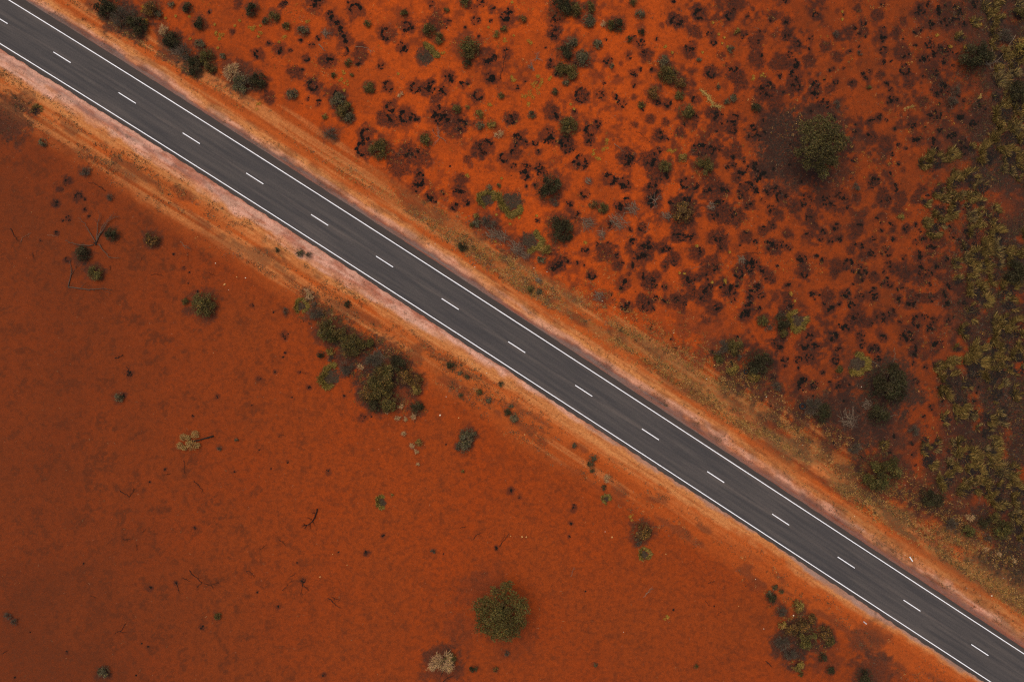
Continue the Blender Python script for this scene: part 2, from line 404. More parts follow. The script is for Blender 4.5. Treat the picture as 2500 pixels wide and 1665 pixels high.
# ------------------------------------------------------------------ what stands where
# "T x y" opens a block whose coordinates are counted from that photograph pixel, 3.77 units per pixel
DATA = """
T 0 0
G 960 40 115 d @vergedark
G 1095 140 120 k
G 1240 225 110 d
G 1385 70 80 b
G 1455 130 40 g
G 1720 70 50 d
G 1570 40 30 g
G 1830 210 60 d
G 1495 270 55 p
G 1560 360 85 d
G 1690 460 90 k
G 1830 405 48 g
G 1770 600 95 d
K 1620 460 90
Y 1525 160 12
Y 1610 150 14
Y 1740 150 12
Y 1340 200 26
Y 1330 100 25
Y 1745 350 14
G 380 1310 38 g
S 320 1010 40
T 500 0
G 430 80 66 d
G 630 150 50 o
G 745 235 38 o
G 900 275 52 g
G 550 190 32 d
G 1490 215 35 o
G 1830 120 35 o
G 1315 575 35 o
G 1505 800 55 o
G 1185 690 28 e
G 1350 690 18 e
G 800 860 52 g
G 1225 930 75 g
G 1275 1010 85 o
G 1315 1080 55 g
G 1600 1370 98 o @dotted
G 1100 1070 28 y
G 235 650 95 p
G 330 760 95 g
G 480 740 85 d
G 5 510 72 e @greenball
G 40 610 60 o
G 1155 1235 75 k
G 1800 870 25 p
G 155 515 28 g
N 590 900 50
N 820 670 62
B 1020 25 65 o
B 1160 150 52 e 80
B 1235 255 55 e 60
B 1285 385 55 e 75
B 1312 470 25 e 80
N 1430 490 70
B 1670 310 60 c -20
B 1850 240 50 c 180
B 1820 440 48 o
B 480 500 38 o
B 695 470 42 e -65
B 935 540 30 c 200
B 1145 565 42 o
N 1090 560 50
B 995 790 55 c -60
N 985 780 60
B 905 640 14 o
B 1210 870 62 o
B 1690 790 48 c -20
B 1620 600 34 s
B 1845 1070 68 c -50
B 1710 985 55 c -30
B 1700 1090 45 e 70
N 1740 1130 50
N 1640 1090 62
B 1485 1240 60 c -10
B 1460 1370 70 c -20
B 590 400 18 e 20
B 885 375 20 o
B 985 410 25 s
B 1040 350 24 e 60
B 1050 940 24 o
B 945 912 18 s
B 1380 85 60 c 60
B 1318 22 14 o
B 1400 575 30 s
N 1840 1380 62
N 1770 1510 100
B 790 465 16 s
B 725 30 30 s
N 720 40 35
N 300 50 40
B 40 110 18 o
N 250 290 28
K 1120 310 55
D 1050 410 1100 470 .14 g
D 1320 490 1290 510 1260 525 .05 b
D 1390 430 1500 440 1545 485 .05 p
Y 90 225 12
Y 100 305 20
Y 150 325 24
Y 130 365 16
Y 430 245 26
Y 450 270 20
Y 515 235 14
Y 510 290 18
Y 495 345 12
Y 655 390 14
Y 735 345 22
Y 110 435 15
Y 1240 740 18
Y 1310 770 20
Y 1280 840 15
Y 1770 680 10
Y 330 185 14
Y 270 240 12
Y 935 205 16
Y 1270 665 18
Y 480 970 28
T 1000 0
G 510 15 50 o
G 175 270 62 o
G 265 345 52 o
N 240 190 80
G 545 430 105 o @dome
G 525 585 42 d
G 1035 170 40 b
G 870 265 34 o
G 795 310 34 y
G 1390 40 110 d @topshrub
G 1520 80 70 o
G 1660 60 52 o
G 1655 180 62 g
G 1850 230 48 e @greenmate
G 1780 210 28 p
G 1430 475 70 d
G 1490 385 58 g
G 1595 530 76 g @fourclump
G 1400 630 65 o
G 1475 655 78 o
G 1440 760 30 g
G 1735 400 46 g
G 840 880 32 o
G 1460 1160 92 o @softolive
G 820 1230 46 p
G 640 1050 42 y
G 755 1140 42 y
G 650 1150 40 g
G 435 1000 42 o
G 1125 1050 38 g
G 150 1280 60 o
G 340 90 24 o
G 530 985 18 y
G 1340 840 32 d
G 1860 600 25 g
R 135 510 100 135 .7 @blackring
B 895 145 62 o
B 745 545 72 e -25
B 740 715 56 o
B 370 725 45 o
B 490 780 34 s
B 175 815 52 o
B 55 805 56 c -60
B 310 835 40 o
B 635 880 50 c -40
B 290 1060 84 o
B 470 1150 52 c 180
N 390 1120 120
B 705 1355 72 c 30 @charring
N 640 1370 70
B 940 1090 44 s
N 950 1080 60
B 1015 1265 52 e 30
B 1160 1315 30 c -90
B 1290 1260 66 o
N 1300 1030 62
B 1355 1080 38 e 70
B 1665 1200 58 c 0
B 1725 1140 34 o
B 1660 1310 34 o
B 1450 1330 66 s
N 1440 1320 70
B 870 1450 45 c -30
B 945 1390 26 e -45
B 1185 1400 20 e 80
B 1570 1490 60 s
B 1550 1515 28 o
B 1620 1530 18 o
B 20 1080 42 c 200
B 1590 880 60 s
N 1590 870 60
B 20 265 36 s
B 610 190 36 s
B 600 85 34 s
B 655 22 40 s
B 190 35 30 s
B 1320 180 60 s
B 1340 305 55 s
N 1340 310 60
B 1760 880 36 s
B 1790 765 15 s
B 635 335 14 o
B 510 255 12 o
B 330 90 10 o
B 20 1390 60 s
N 90 1440 100
N 240 900 50
B 1060 1545 55 s
B 960 1535 26 s
B 1200 1545 40 s
B 370 1530 10 o
B 360 205 24 s
N 525 1465 32
N 990 1420 50
B 1335 625 16 s
D 885 480 860 620 830 735 .07 b
X 275 1265 95
X 1130 620 60
X 1170 540 55
Y 1100 390 26
Y 1180 700 26
Y 1210 750 28
Y 1140 770 30
Y 1290 720 18
Y 940 710 22
Y 960 750 18
Y 880 375 20
Y 725 255 10
Y 1110 960 26
Y 730 960 24
Y 300 500 18
Y 1130 870 34
Y 1205 830 30
Y 1070 890 28
Y 1480 960 14
Y 1510 1005 12
Y 960 325 8
Y 1790 1360 30
Y 1740 1450 24
Y 1820 1300 26
Y 930 25 14
Y 1700 1410 20
T 1500 0
G 240 125 46 g
G 35 225 66 d @darkgreen
G 180 15 36 o
G 255 290 34 d
G 140 360 30 d
G 455 560 56 g
G 500 680 92 o @sprawl
G 610 755 60 b
G 605 875 46 o
G 255 960 36 o
G 1135 285 30 y
G 665 1020 76 o @brownolive
G 780 555 24 g
G 1310 985 46 d
G 370 850 64 b
G 1080 455 34 g
G 830 1520 92 o
G 630 1450 40 y
G 1095 900 40 g
G 470 1530 60 o
G 1040 935 28 g
G 955 805 22 g
B 575 190 56 c -60
N 575 190 60
B 790 130 54 c -20
N 780 120 60
B 1060 150 36 c 0
B 1100 95 18 o
N 1110 50 70
B 895 680 40 c -60
N 895 670 68
B 915 390 28 c -90
B 885 310 30 s
N 740 290 55
B 705 430 44 s
N 700 480 60
N 985 515 42
B 1330 385 16 o
N 1290 380 65
B 1440 190 20 s
N 1450 160 40
B 1585 210 22 o
N 1580 190 42
B 1580 325 26 s
N 1590 320 50
B 1690 405 28 c 180
N 1680 410 45
N 1310 545 70
B 1350 515 20 o
B 1660 595 48 o
B 1660 690 50 s
N 1520 580 75
B 1610 510 30 s
N 1670 790 70
B 1670 790 52 s
N 1790 560 58
B 1845 860 44 o
B 1845 785 38 o
B 1400 830 66 s
N 1400 830 85
N 1480 950 76
B 1100 655 48 s
N 1160 760 62
N 1120 700 60
B 1100 1090 46 c 190
B 1090 1190 44 s
N 1090 1180 52
B 935 1065 42 e 110
N 900 1040 60
B 1285 1175 38 o
B 790 1370 56 s
N 790 1370 62
B 930 1380 50 s
N 930 1350 65
N 1110 1400 72
B 1085 1450 26 o
B 1260 1265 34 s
B 1345 1250 46 s
B 125 1490 58 o
N 120 1440 75
N 300 1460 60
B 350 1495 50 o
B 400 1410 34 s
B 60 960 44 s
B 10 890 28 o
B 185 780 26 s
B 170 670 28 s
B 240 640 18 o
B 345 640 22 o
N 310 510 60
B 270 480 30 s
B 240 400 40 s
B 425 1240 38 s
N 410 1250 55
N 610 1220 46
N 470 1130 38
N 190 1140 30
N 330 1100 35
B 750 1100 34 s
B 745 915 38 c 0
B 490 950 36 c -90
B 400 950 26 o
B 635 1145 20 s
B 1525 700 24 o
B 545 15 20 o
B 1855 140 32 c 90
B 990 1130 12 o
B 940 1210 14 o
B 1050 1530 30 s
B 1280 1510 34 s
B 130 535 24 s
B 1420 760 14 s
B 1580 0 26 o
D 795 830 850 880 870 915 905 960 985 990 .22 y @yellowlog
D 200 1210 250 1240 305 1282 .05 b
D -10 1320 30 1350 75 1392 .08 g
Y 470 430 16
Y 1020 360 12
Y 1040 430 12
Y 995 400 10
Y 510 1385 20
Y 545 1395 18
Y 910 205 14
Y 970 325 14
Y 820 485 12
Y 1360 690 20
Y 1290 710 20
Y 530 485 14
T 2000 0
B 410 215 28 c -80
B 325 255 22 o
N 355 80 32
N 275 295 36
B 580 40 26 s
B 580 345 42 o
B 590 275 28 s
B 930 95 44 e 85
B 1035 225 42 o
B 1140 90 56 c 60
B 1290 85 50 o
B 1425 35 40 o
B 1000 40 38 s
B 1250 210 46 s
B 1335 235 30 o
B 1160 215 46 s
N 1160 150 90
B 895 295 22 o
B 945 270 26 s
B 970 540 48 o
B 790 645 50 c -70
B 590 575 32 s
B 590 455 38 s
N 755 490 72
B 790 530 18 o
B 1080 490 48 s
B 1165 480 58 s
N 1050 640 74
B 1010 420 46 s
N 710 310 50
N 540 140 50
B 660 925 36 o
B 720 920 18 o
B 632 770 20 o
B 410 685 22 o
B 425 725 16 s
B 100 650 16 o
B 50 735 12 o
B 155 755 26 c -90
B 310 775 22 s
N 310 770 40
B 1120 830 62 s
N 1120 830 85
B 1060 1060 60 s
B 1320 1090 46 o
B 1415 1145 50 o
B 1345 1360 68 s
N 1345 1360 75
B 1070 1370 40 o
B 1060 1285 40 e 90
B 1230 1250 50 e -20
B 890 1285 50 e -15
B 860 1150 38 s
N 480 1280 60
B 460 1230 20 o
B 700 1190 16 o
B 1480 980 56 s
N 1490 1020 75
B 1110 1210 30 o
N 960 940 52
G 1240 930 58 k
G 1270 830 50 k
B 40 960 48 s
N 110 810 50
N 560 690 40
B 290 475 14 o
N 780 190 36
B 430 340 12 o
B 735 1500 18 o
B 680 1420 15 o
N 620 1320 60
N 250 1350 60
N 180 520 45
N 60 420 45
N 420 290 40
B 1150 580 28 o
N 830 780 36
B 800 590 12 o
G 160 310 34 k
G 380 490 26 k
G 165 955 38 k
G 1470 510 155 d @rightdark
G 465 805 22 e
G 1730 320 82 k
G 1850 850 115 d
G 1890 420 90 y
G 1840 130 72 o
S 1700 1050 95 c 20
S 1720 1290 115 c 10 @spinA
S 1560 1420 95 c 45
S 1080 1480 85 c 90
S 975 1505 50
S 1300 350 40 c 90
S 1850 1500 64
S 1570 120 45
S 1630 60 50
S 1440 200 40
S 1600 200 46
S 1850 1000 60
S 1790 1150 55
S 1230 1420 55
Y 210 115 14
Y 210 185 12
Y 1420 180 20
Y 1480 240 20
Y 1090 320 16
Y 1215 430 18
Y 1330 440 16
X 1560 595 70
D 1585 360 1600 480 1585 560 1540 615 .09 g
D 1810 325 1750 430 1700 500 1600 590 .10 g
D 790 1012 830 990 868 975 .08 y
D 1490 870 1470 905 .07 y
T 0 416
X2
G 1020 585 66 d
G 750 765 72 d
G 860 940 72 o
G 1385 635 70 b @roadbush
G 1865 1235 120 o @olivetuft
G 1695 1205 32 o
B 715 235 46 c 90
B 775 265 18 o
B 775 360 26 s
B 810 420 16 o
B 515 305 26 o
N 515 310 35
N 610 100 42
B 605 95 16 o
B 520 575 24 o
B 625 445 34 s
B 570 462 14 o
B 615 820 30 c 0
B 1822 1115 16 o
B 1600 770 16 o
G 1005 245 36 k
G 770 10 50 k
B 365 640 16 s
B 1730 1040 10 o
B 1690 900 18 s
B 1742 940 9 o
N 550 170 30
D 905 145 935 165 970 188 .10 b
D 805 112 850 115 900 140 .05 b
D 100 540 120 590 150 640 .10 b
D 195 655 200 625 270 580 .05 g
D 430 600 520 605 .05 g
D 1655 655 1730 710 .06 g
D 1670 690 1745 720 .05 g
D 1385 965 1420 950 1490 967 .05 b
D 1305 800 1290 830 .05 b
D 300 765 310 815 .06 b
D 1720 755 1730 810 .05 b
D 1005 870 1010 920 .06 b
T 500 416
R 875 1250 58 100 .1 @yellowball
G 1005 1285 95 k
G 940 1140 60 p
G 1150 1465 130 o
G 1290 1540 100 o @thicket
G 870 755 38 g
G 960 785 38 k
G 660 730 22 d
G 1310 1230 34 d
G 740 1300 34 k
B 435 1245 18 s
B 630 1305 10 o
B 735 1520 40 s
W 95 855 7 w
W 373 990 7 w
W 180 1050 14 t
W 217 1100 4 w
W 980 1447 4 w
W 292 982 8 t
D 40 940 50 960 90 965 .05 b
T 1000 416
B 80 130 60 o
B 100 40 36 o
B 185 245 46 o
B 410 330 34 o
B 520 295 30 o
B 460 195 56 e 5
N 480 95 60
B 1070 40 46 o
B 1200 10 40 s
B 1475 325 36 s
B 1610 220 40 s
B 1840 85 58 c 160
B 1540 420 36 s
B 1350 880 60 e -45
B 1420 840 36 s
N 1380 840 80
B 1680 975 36 c -90
N 1675 960 52
B 1620 745 36 s
N 1820 750 85
B 1830 500 46 s
B 1180 465 26 s
B 235 290 16 o
B 1075 140 12 o
B 1380 240 20 s
G 1280 150 118 d @twinupper
G 1380 540 128 d @twinlower
G 1780 345 52 o
G 1690 310 40 b
G 1470 610 36 d
G 1330 285 42 k
G 610 420 24 y
G 1215 820 42 g
G 485 700 46 d
G 1250 725 52 y
G 1115 1090 32 o
G 1190 1110 30 g
G 720 460 78 k
G 620 480 40 g
G 570 500 24 o
G 730 160 30 g
G 820 140 20 o
R 700 270 78 60 .3
R 930 285 125 -60 .5 @greyring
R 1110 650 100 200 .5
K 775 590 85
K 860 620 75
K 985 730 95
K 1070 780 60
K 1640 490 90 @stickheap
K 1770 585 55
K 1750 1160 65
K 1640 100 45
K 1190 1010 40
Y 1170 410 14
Y 1010 430 14
Y 850 75 12
Y 530 50 20
Y 800 410 12
Y 930 495 12
Y 1620 675 22
Y 780 660 14
W 600 890 6 w
W 1775 1200 6 w
W 1265 935 6 w
W 845 685 6 t
W 235 675 5 w
W 1145 900 5 w
T 1500 416
B 100 130 54 o
B 10 90 24 o
N 390 10 80
B 460 70 42 c 90
B 360 175 58 s
B 360 285 66 o
N 350 220 80
B 655 120 52 c -10
B 745 160 40 e -50
B 860 185 44 e -10
B 1000 185 50 e 0
N 930 130 70
N 1115 70 46
B 1155 20 42 o
B 1335 25 70 o
B 1220 140 46 s
N 1190 190 55
B 1295 185 36 o
B 1160 245 24 o
B 50 330 48 o
B 120 275 30 s
B 525 292 28 o
B 660 285 46 o
G 640 380 100 b
N 640 380 110
B 945 285 34 o
B 990 325 46 s
N 1240 310 62
B 1240 330 34 s
B 1540 250 56 c 60
B 1775 280 54 s
B 1445 365 46 s
N 1640 350 52
B 920 415 36 s
B 1085 400 34 s
N 1000 410 95
N 1130 430 70
B 1490 185 40 s
N 1440 500 50
B 1465 515 20 s
N 1360 565 42
N 1520 420 46
N 1820 420 56
B 1790 430 30 s
B 265 530 36 s
N 240 530 40
N 590 530 62
B 600 590 50 s
N 710 485 44
B 620 610 34 s
N 565 620 42
B 715 630 46 s
N 955 620 86
B 950 625 34 o
N 985 715 46
B 1000 715 24 s
N 1215 620 60
B 1300 655 26 s
B 150 545 18 o
B 160 655 36 o
N 310 630 34
B 315 660 18 o
B 445 715 36 s
N 440 710 50
B 290 710 60 e 10
N 310 710 60
B 240 790 70 e -15
N 545 820 60
B 545 850 28 s
N 470 880 36
N 750 750 75
B 790 740 30 s
N 900 860 76
B 930 905 24 o
B 1245 880 64 o
B 1145 950 46 c -140
N 1140 950 55
N 1270 970 36
B 1370 925 30 o
B 1430 1000 44 s
N 1430 980 60
B 1460 720 56 s
N 1460 720 60
B 1720 820 44 o
B 1750 960 34 c -60
N 1740 930 66
B 170 880 36 e 60
B 262 960 36 e 70
N 370 970 46
N 660 990 62
B 675 1010 36 o
B 855 967 15 o
B 855 1000 13 o
N 850 930 60
N 770 990 34
B 80 1050 50 e -60
N 320 1050 64
B 340 1040 46 s
B 470 1070 28 s
B 860 1085 50 e -45
N 830 1130 70
B 1045 1095 66 o
N 1030 1070 70
B 1130 1065 24 o
B 1295 1090 62 e -35
B 1250 1170 28 o
N 600 1200 68
B 590 1190 36 s
N 700 1120 60
B 740 1115 20 s
N 290 1240 72
N 260 1170 46
B 300 1250 36 s
B 460 1205 24 o
B 370 1180 32 s
B 110 1255 46 o
N 790 1190 44
N 920 1250 64
B 950 1260 30 o
B 1225 1310 62 o
B 1240 1240 36 o
N 1590 1165 42
N 1560 1270 52
B 1620 1240 28 o
B 1590 1060 30 e -40
B 1820 1140 28 o
B 1790 1520 42 s
B 1550 1510 44 s
B 1860 790 20 o
B 25 790 22 c 0
B 1600 710 36 s
N 1600 580 45
B 1500 880 14 o
N 1850 500 32
B 1350 1150 30 s
B 60 850 26 s
N 30 880 40
N 130 710 40
B 1420 660 30 s
B 1540 660 18 s
R 1680 1385 88 -60 .2 @greenring
G 1370 1385 54 e
G 1420 1450 38 k
G 1545 1395 78 d
G 1540 1330 40 k
G 1560 1490 45 o
K 40 490 105
K 170 360 80
X 375 280 95
K 480 430 60
K 890 330 50
K 1170 830 50
D 320 480 310 530 290 575 .06 g
D 1180 765 1290 760 1375 768 .05 b
D 1325 690 1310 760 .04 b
D 700 905 760 895 795 885 .04 g
Y 765 690 16
Y 1020 1015 24
Y 1060 740 12
Y 1625 1130 18
Y 895 1020 14
Y 1670 1190 12
Y 600 945 10
Y 640 945 12
W 1295 1023 4 w
W 548 1028 5 t
W 545 1495 5 w
T 2000 416
B 505 110 48 s
N 510 90 52
N 345 240 42
B 200 230 56 s
B 65 280 44 s
B 105 325 36 s
N 590 200 46
N 605 290 46
B 640 265 24 s
N 755 250 48
B 705 155 38 e 70
N 730 350 42
N 890 270 40
N 930 180 40
B 380 485 28 s
B 155 530 34 o
B 40 560 26 o
B 185 630 26 o
N 350 545 54
N 685 535 30
B 505 625 22 s
B 575 550 18 e 60
B 680 630 26 o
B 890 500 20 o
B 930 555 16 s
N 810 540 42
B 1210 540 34 s
B 1230 600 34 s
N 1300 665 42
B 885 660 26 s
B 960 630 30 o
B 1050 640 26 s
N 1135 650 44
B 1040 710 50 e 5
B 1345 730 36 e 10
B 495 740 46 s
B 620 750 46 s
B 390 695 26 o
B 330 685 16 o
B 100 655 24 s
N 290 740 38
N 420 785 42
B 460 775 16 s
B 270 855 42 c 90
N 160 890 64
N 150 950 45
B 40 840 34 s
B 390 920 36 o
B 435 940 20 o
N 370 1000 46
B 395 1015 20 s
B 650 870 30 s
N 770 925 75
N 690 910 40
B 930 790 46 e 85
B 940 890 34 o
N 1010 830 26
B 1015 775 18 s
B 1170 820 28 o
B 1080 885 30 o
B 1020 940 34 s
N 1105 970 26
N 955 1005 46
B 965 965 18 s
B 628 995 16 o
N 510 995 48
B 600 940 18 s
B 655 1055 26 c -90
B 1200 1070 38 e 60
N 1310 1080 70
B 1022 1050 18 o
B 510 1085 18 e 15
B 255 1140 44 o
B 315 1215 48 s
B 100 1255 42 o
N 80 1160 55
B 495 1160 46 s
B 390 1160 26 s
B 735 1190 40 e 88
B 840 1230 44 o
B 925 1150 26 s
N 1075 1160 28
B 1035 1205 16 o
B 1180 1220 42 o
B 1150 1130 36 e 70
N 1330 1200 54
B 1340 1210 28 s
N 350 1340 78
B 350 1360 40 s
B 260 1440 46 o
B 580 1360 42 s
B 670 1310 34 s
B 900 1390 54 c -30
B 975 1350 30 s
B 1035 1450 40 o
B 140 1530 50 o
B 400 1500 26 s
B 820 1520 60 o
B 590 1540 34 o
B 1060 1380 32 s
B 740 1400 24 s
B 1365 590 50 e 75
N 430 1400 50
N 860 1180 60
B 580 1050 22 s
B 760 1080 20 s
N 980 1180 45
B 480 1420 20 s
G 760 425 32 y
G 340 150 45 k
G 1830 940 115 d
S 1060 550 62 c -60
S 1100 190 55 c 0
S 1250 120 60 c 30
S 1400 60 70 c 90
S 1130 390 72 c -90 @spinE
S 1240 380 55
S 1270 50 50
S 1160 260 44
S 990 290 40
S 1000 480 40
S 1500 300 40
S 1460 790 75 c 0
S 1420 920 60
S 1640 600 70 c 60
S 1450 1110 75 c 60
S 1760 1090 80 c 90
S 1420 1310 75 c 0
S 1690 1520 95 c 45 @spinB
S 1350 1480 60 c 0
S 1270 860 44
S 1540 1200 60
S 1640 1390 50
S 1770 1240 60 c 180
S 1290 1010 40
T 0 832
B 1195 300 38 s
B 1195 295 20 o
D 1170 240 1195 290 .06 b
D 1060 160 1100 145 1130 132 .12 b
G 1085 525 42 g
B 1142 503 22 o
B 1775 690 16 s
B 1515 1180 14 o
B 1380 1300 14 o
D 1100 1378 1150 1415 1190 1432 1215 1400 1240 1362 .08 b
D 1690 1100 1695 1160 1692 1205 .05 b
D 1780 1285 1820 1330 1862 1382 .08 b
D 1535 1225 1560 1228 .05 b
F
T 500 832
G 1330 50 112 o
G 1480 40 72 o
G 1545 180 105 k
G 1290 240 84 k
G 1660 330 130 o
G 1590 430 130 o
G 1500 480 90 b
G 1690 560 100 o
G 1560 600 66 d
G 1835 330 72 b
G 1790 210 90 d
G 1430 250 36 p
G 1150 100 40 y
G 1060 125 34 d
G 1150 160 30 k
R 1155 340 105 10 .45 @yellowrim
R 1622 1490 52 0 .4 @smallring
B 960 430 24 o
B 720 150 12 o
B 742 110 14 o
B 870 290 18 s
B 118 510 18 s
B 430 595 8 o
B 797 520 9 o
B 495 345 22 s
B 650 290 18 s
B 1280 505 16 o
B 1450 700 40 s
B 1530 695 14 o
B 272 1205 10 o
B 608 1178 7 o
B 760 1115 12 s
B 498 1005 7 o
B 1140 1205 30 s
G 1770 710 26 p
G 1842 720 20 p
G 1830 860 22 p
G 1675 660 18 p
G 1800 605 24 p
G 285 910 18 g
G 130 985 24 k
G 1720 1420 14 y
K 1600 160 100
D 670 885 715 862 .05 b
D 890 300 945 290 .04 b
T 1000 832
G 525 880 72 g @greygreen
G 500 970 64 g
G 575 860 42 g
G 440 975 34 k
G 45 360 75 b
G 55 450 50 y
G 65 620 62 d
G 40 700 30 p
G 80 940 34 y
G 20 970 26 p
G 65 1020 20 p
G 75 1140 15 p
G 490 1205 15 y
G 385 225 44 d
G 930 600 24 g
G 900 660 34 d
G 960 710 42 g
G 1690 1075 34 g
G 1665 1140 30 d
G 1685 1190 24 d
G 1820 1275 42 p
R 1805 1462 38 60 .2
G 845 395 26 d
G 1790 1350 26 d
G 465 295 22 g
G 525 330 22 d
G 470 505 22 d
G 640 470 30 o
G 725 545 30 g
G 1510 965 26 g
B 930 1385 34 e -65
B 1510 1520 20 o
B 1505 1555 24 s
B 335 955 9 o
B 1010 1440 18 s
W 280 685 11 w
W 335 515 5 w
W 452 710 8 t
W 710 297 6 w
W 575 210 4 w
W 590 440 4 w
W 1060 865 9 t
T 1500 832
TY 1210 283 24
TY 1730 602 32
G 1000 70 85 k
G 1115 55 85 o
G 1335 210 132 d @tyreshrub
G 1090 260 58 y
G 1290 325 60 y
G 970 160 50 e
G 1145 150 34 k
G 1845 610 110 k @tyredead
G 1500 430 50 k
B 1735 390 60 o
B 1510 30 52 s
N 1510 40 60
B 1740 60 42 e 10
B 1700 170 42 s
B 1800 150 40 s
B 1855 50 34 o
B 1570 160 34 s
B 1845 410 34 s
B 1690 265 20 s
W 850 352 6 w
W 1400 517 6 w
W 1733 960 4 w
W 925 225 10 t
W 1330 522 5 t
W 1490 578 6 t
T 2000 832
G 650 420 205 d @bigdark
G 565 690 100 d
G 590 1220 195 e @roundgreen
G 1060 1440 112 d
G 40 660 90 d
G 695 250 52 d
R 360 215 95 200 .3
G 190 260 36 e
G 340 990 72 k
G 880 830 60 k
B 180 85 34 s
B 155 180 38 c -90
B 500 70 46 s
N 510 80 55
B 560 160 30 o
B 890 60 32 e 85
B 885 130 30 o
N 860 110 50
B 40 300 18 o
B 190 410 34 s
N 210 410 45
B 390 30 36 s
B 245 550 24 s
B 1090 20 45 e -25
S 1480 120 95 c 50
S 1440 220 110 c 100
S 1230 400 120 c 20 @spinC
S 1600 330 75 c 20
S 1640 490 75 c 20
S 1310 565 84 c -60
S 1820 490 62
S 1560 720 62 c 180
S 1300 700 52
S 1170 720 52 c 0
S 1560 860 54 c 200
S 600 965 36
S 1610 1030 62 @spinD
S 1440 1050 54
S 1020 1110 66 c -90
S 1460 1210 62 c 180
S 1170 1300 76 c 30
S 1340 1380 62
S 1830 130 62 c 60
S 980 1000 46
S 1370 400 50
S 1100 230 50
K 270 730 110
K 450 590 60
K 560 640 60
D 690 60 700 120 680 210 .06 g
D 480 190 540 220 610 315 .06 g
D 655 320 665 360 .05 g
D 655 700 700 680 715 690 .05 g
W 391 423 6 w
W 795 1327 4 w
W 1485 1130 4 w
T 0 1248
B 1375 715 26 s
B 1390 710 14 o
B 1622 665 28 s
D 1615 650 1635 700 1648 745 .08 b
D 1740 545 1790 600 1860 650 1815 697 .10 b
D 1670 610 1710 625 1750 645 .06 b
D 1155 1035 1125 1080 1080 1115 1060 1125 .07 b
D 1100 1110 1150 1112 .04 b
D 1125 265 1165 255 1205 260 .07 b
D 1310 187 1345 160 .06 b
D 1250 305 1265 350 .05 b
D 20 1305 75 1278 .06 b
G 60 970 36 k
G 120 1025 36 k
G 940 1490 56 g
B 1850 1065 30 s
B 1365 1245 12 o
B 1300 1217 8 o
B 275 1112 8 o
B 765 482 8 o
B 1790 150 16 o
B 610 1300 16 s
B 1250 1510 10 o
B 135 1530 12 s
D 830 782 868 786 .04 b
T 500 1248
DB
B 900 640 24 s
D 880 635 905 680 960 730 .07 b
D 925 625 905 660 880 760 .06 b
D 900 670 940 720 .06 b
D 1135 795 1180 840 1232 882 .10 b
D 1165 790 1200 808 1245 820 .06 b
D -5 668 50 680 120 655 .06 b
D 50 680 80 710 .05 b
D 390 548 425 565 455 605 .06 b
D 680 268 715 280 745 315 .06 b
D 790 600 825 575 .06 b
D 700 730 795 645 .05 b
D 505 355 560 315 .05 b
G 112 965 34 o
B 1485 385 28 s
B 1478 370 14 o
N 1490 385 30
B 1640 222 18 o
B 670 880 18 s
B 845 475 8 o
B 1228 375 8 o
B 483 747 9 o
B 1090 1500 20 s
W 1308 496 6 t
W 1060 605 9 t
W 1175 397 6 t
T 1000 1248
TR
G 290 1410 145 p @palebush
G 370 1365 55 e
G 585 1455 36 d
G 790 1460 26 b
G 890 1310 30 k
G 215 370 22 k
B 800 335 26 s
B 795 330 14 o
B 1485 115 22 o
B 1470 230 14 o
D 585 255 610 225 645 200 .08 b
D 832 315 870 260 915 212 .08 b
D 840 275 880 225 .05 b
D 460 155 530 140 .05 b
D 1485 600 1510 530 .04 p
D 300 1570 350 1530 410 1510 .09 b
D 330 1340 345 1385 310 1450 290 1500 .16 b
W 1864 238 13 t
W 1800 188 5 w
W 1035 235 12 t
W 1075 238 10 t
W 930 228 7 t
G 1710 1415 20 g
B 310 393 8 o
B 1620 735 10 o
T 1500 1248
G 255 195 92 b @burnttwiggy
G 215 290 46 k
R 275 402 52 90 .1
G 1450 800 50 d
G 1540 930 56 k
G 1700 880 56 y
G 1785 1190 95 e @greencorner
G 1560 1220 90 k
G 1630 1320 72 k
G 1640 1080 70 b
G 1730 1060 70 b
G 1550 1050 40 y
G 1690 1425 60 y
G 1722 1500 26 o
G 755 1432 20 o
G 1430 760 30 g
G 1480 700 26 d
G 1540 740 22 d
G 1820 1000 50 b
D 270 790 310 745 352 688 .05 p
D 290 760 345 715 .05 g
D 860 662 890 655 920 640 .06 b
D 1398 1378 1450 1432 .12 b
D 835 825 865 862 .05 b
D 940 955 985 925 .05 b
Y 165 55 22
Y 480 990 24
Y 490 965 14
B 545 905 16 s
B 920 873 7 o
W 1300 625 5 w
W 1467 720 6 w
W 1650 960 9 w
W 85 1113 4 w
W 1378 1083 5 w
W 475 395 7 t
W 630 145 5 t
W 1145 873 5 t
T 2000 1248
G 1400 50 48 p
G 1700 180 92 e
G 1385 190 60 e
G 1540 110 60 d
G 1560 250 40 k
G 1550 350 20 p
G 1800 450 24 p
G 1660 400 20 p
G 1220 120 60 k
G 1630 60 50 o
G 60 1130 75 b
G 100 1200 50 o
G 430 1530 75 d
G 40 1355 40 d
G 110 1470 42 d
PS 410 1015
PF 835 420 858 458
W 792 403 4 w
W 893 437 5 w
W 1363 707 5 w
W 1590 778 10 w
W 1697 614 4 w
W 1485 778 4 w
W 327 47 5 w
"""
TS = 3.77
GREEN = dict(
    o=(.082, .062, .021), d=(.040, .034, .016), g=(.090, .075, .045), y=(.185, .122, .032), b=(.095, .053, .022),
    p=(.40, .25, .14), k=(.082, .063, .048), e=(.074, .061, .020))
WORDC = dict(o="olive", d="dark green", g="grey-green", y="yellow-green", b="brown", p="straw-pale dead", k="grey dead", e="green")

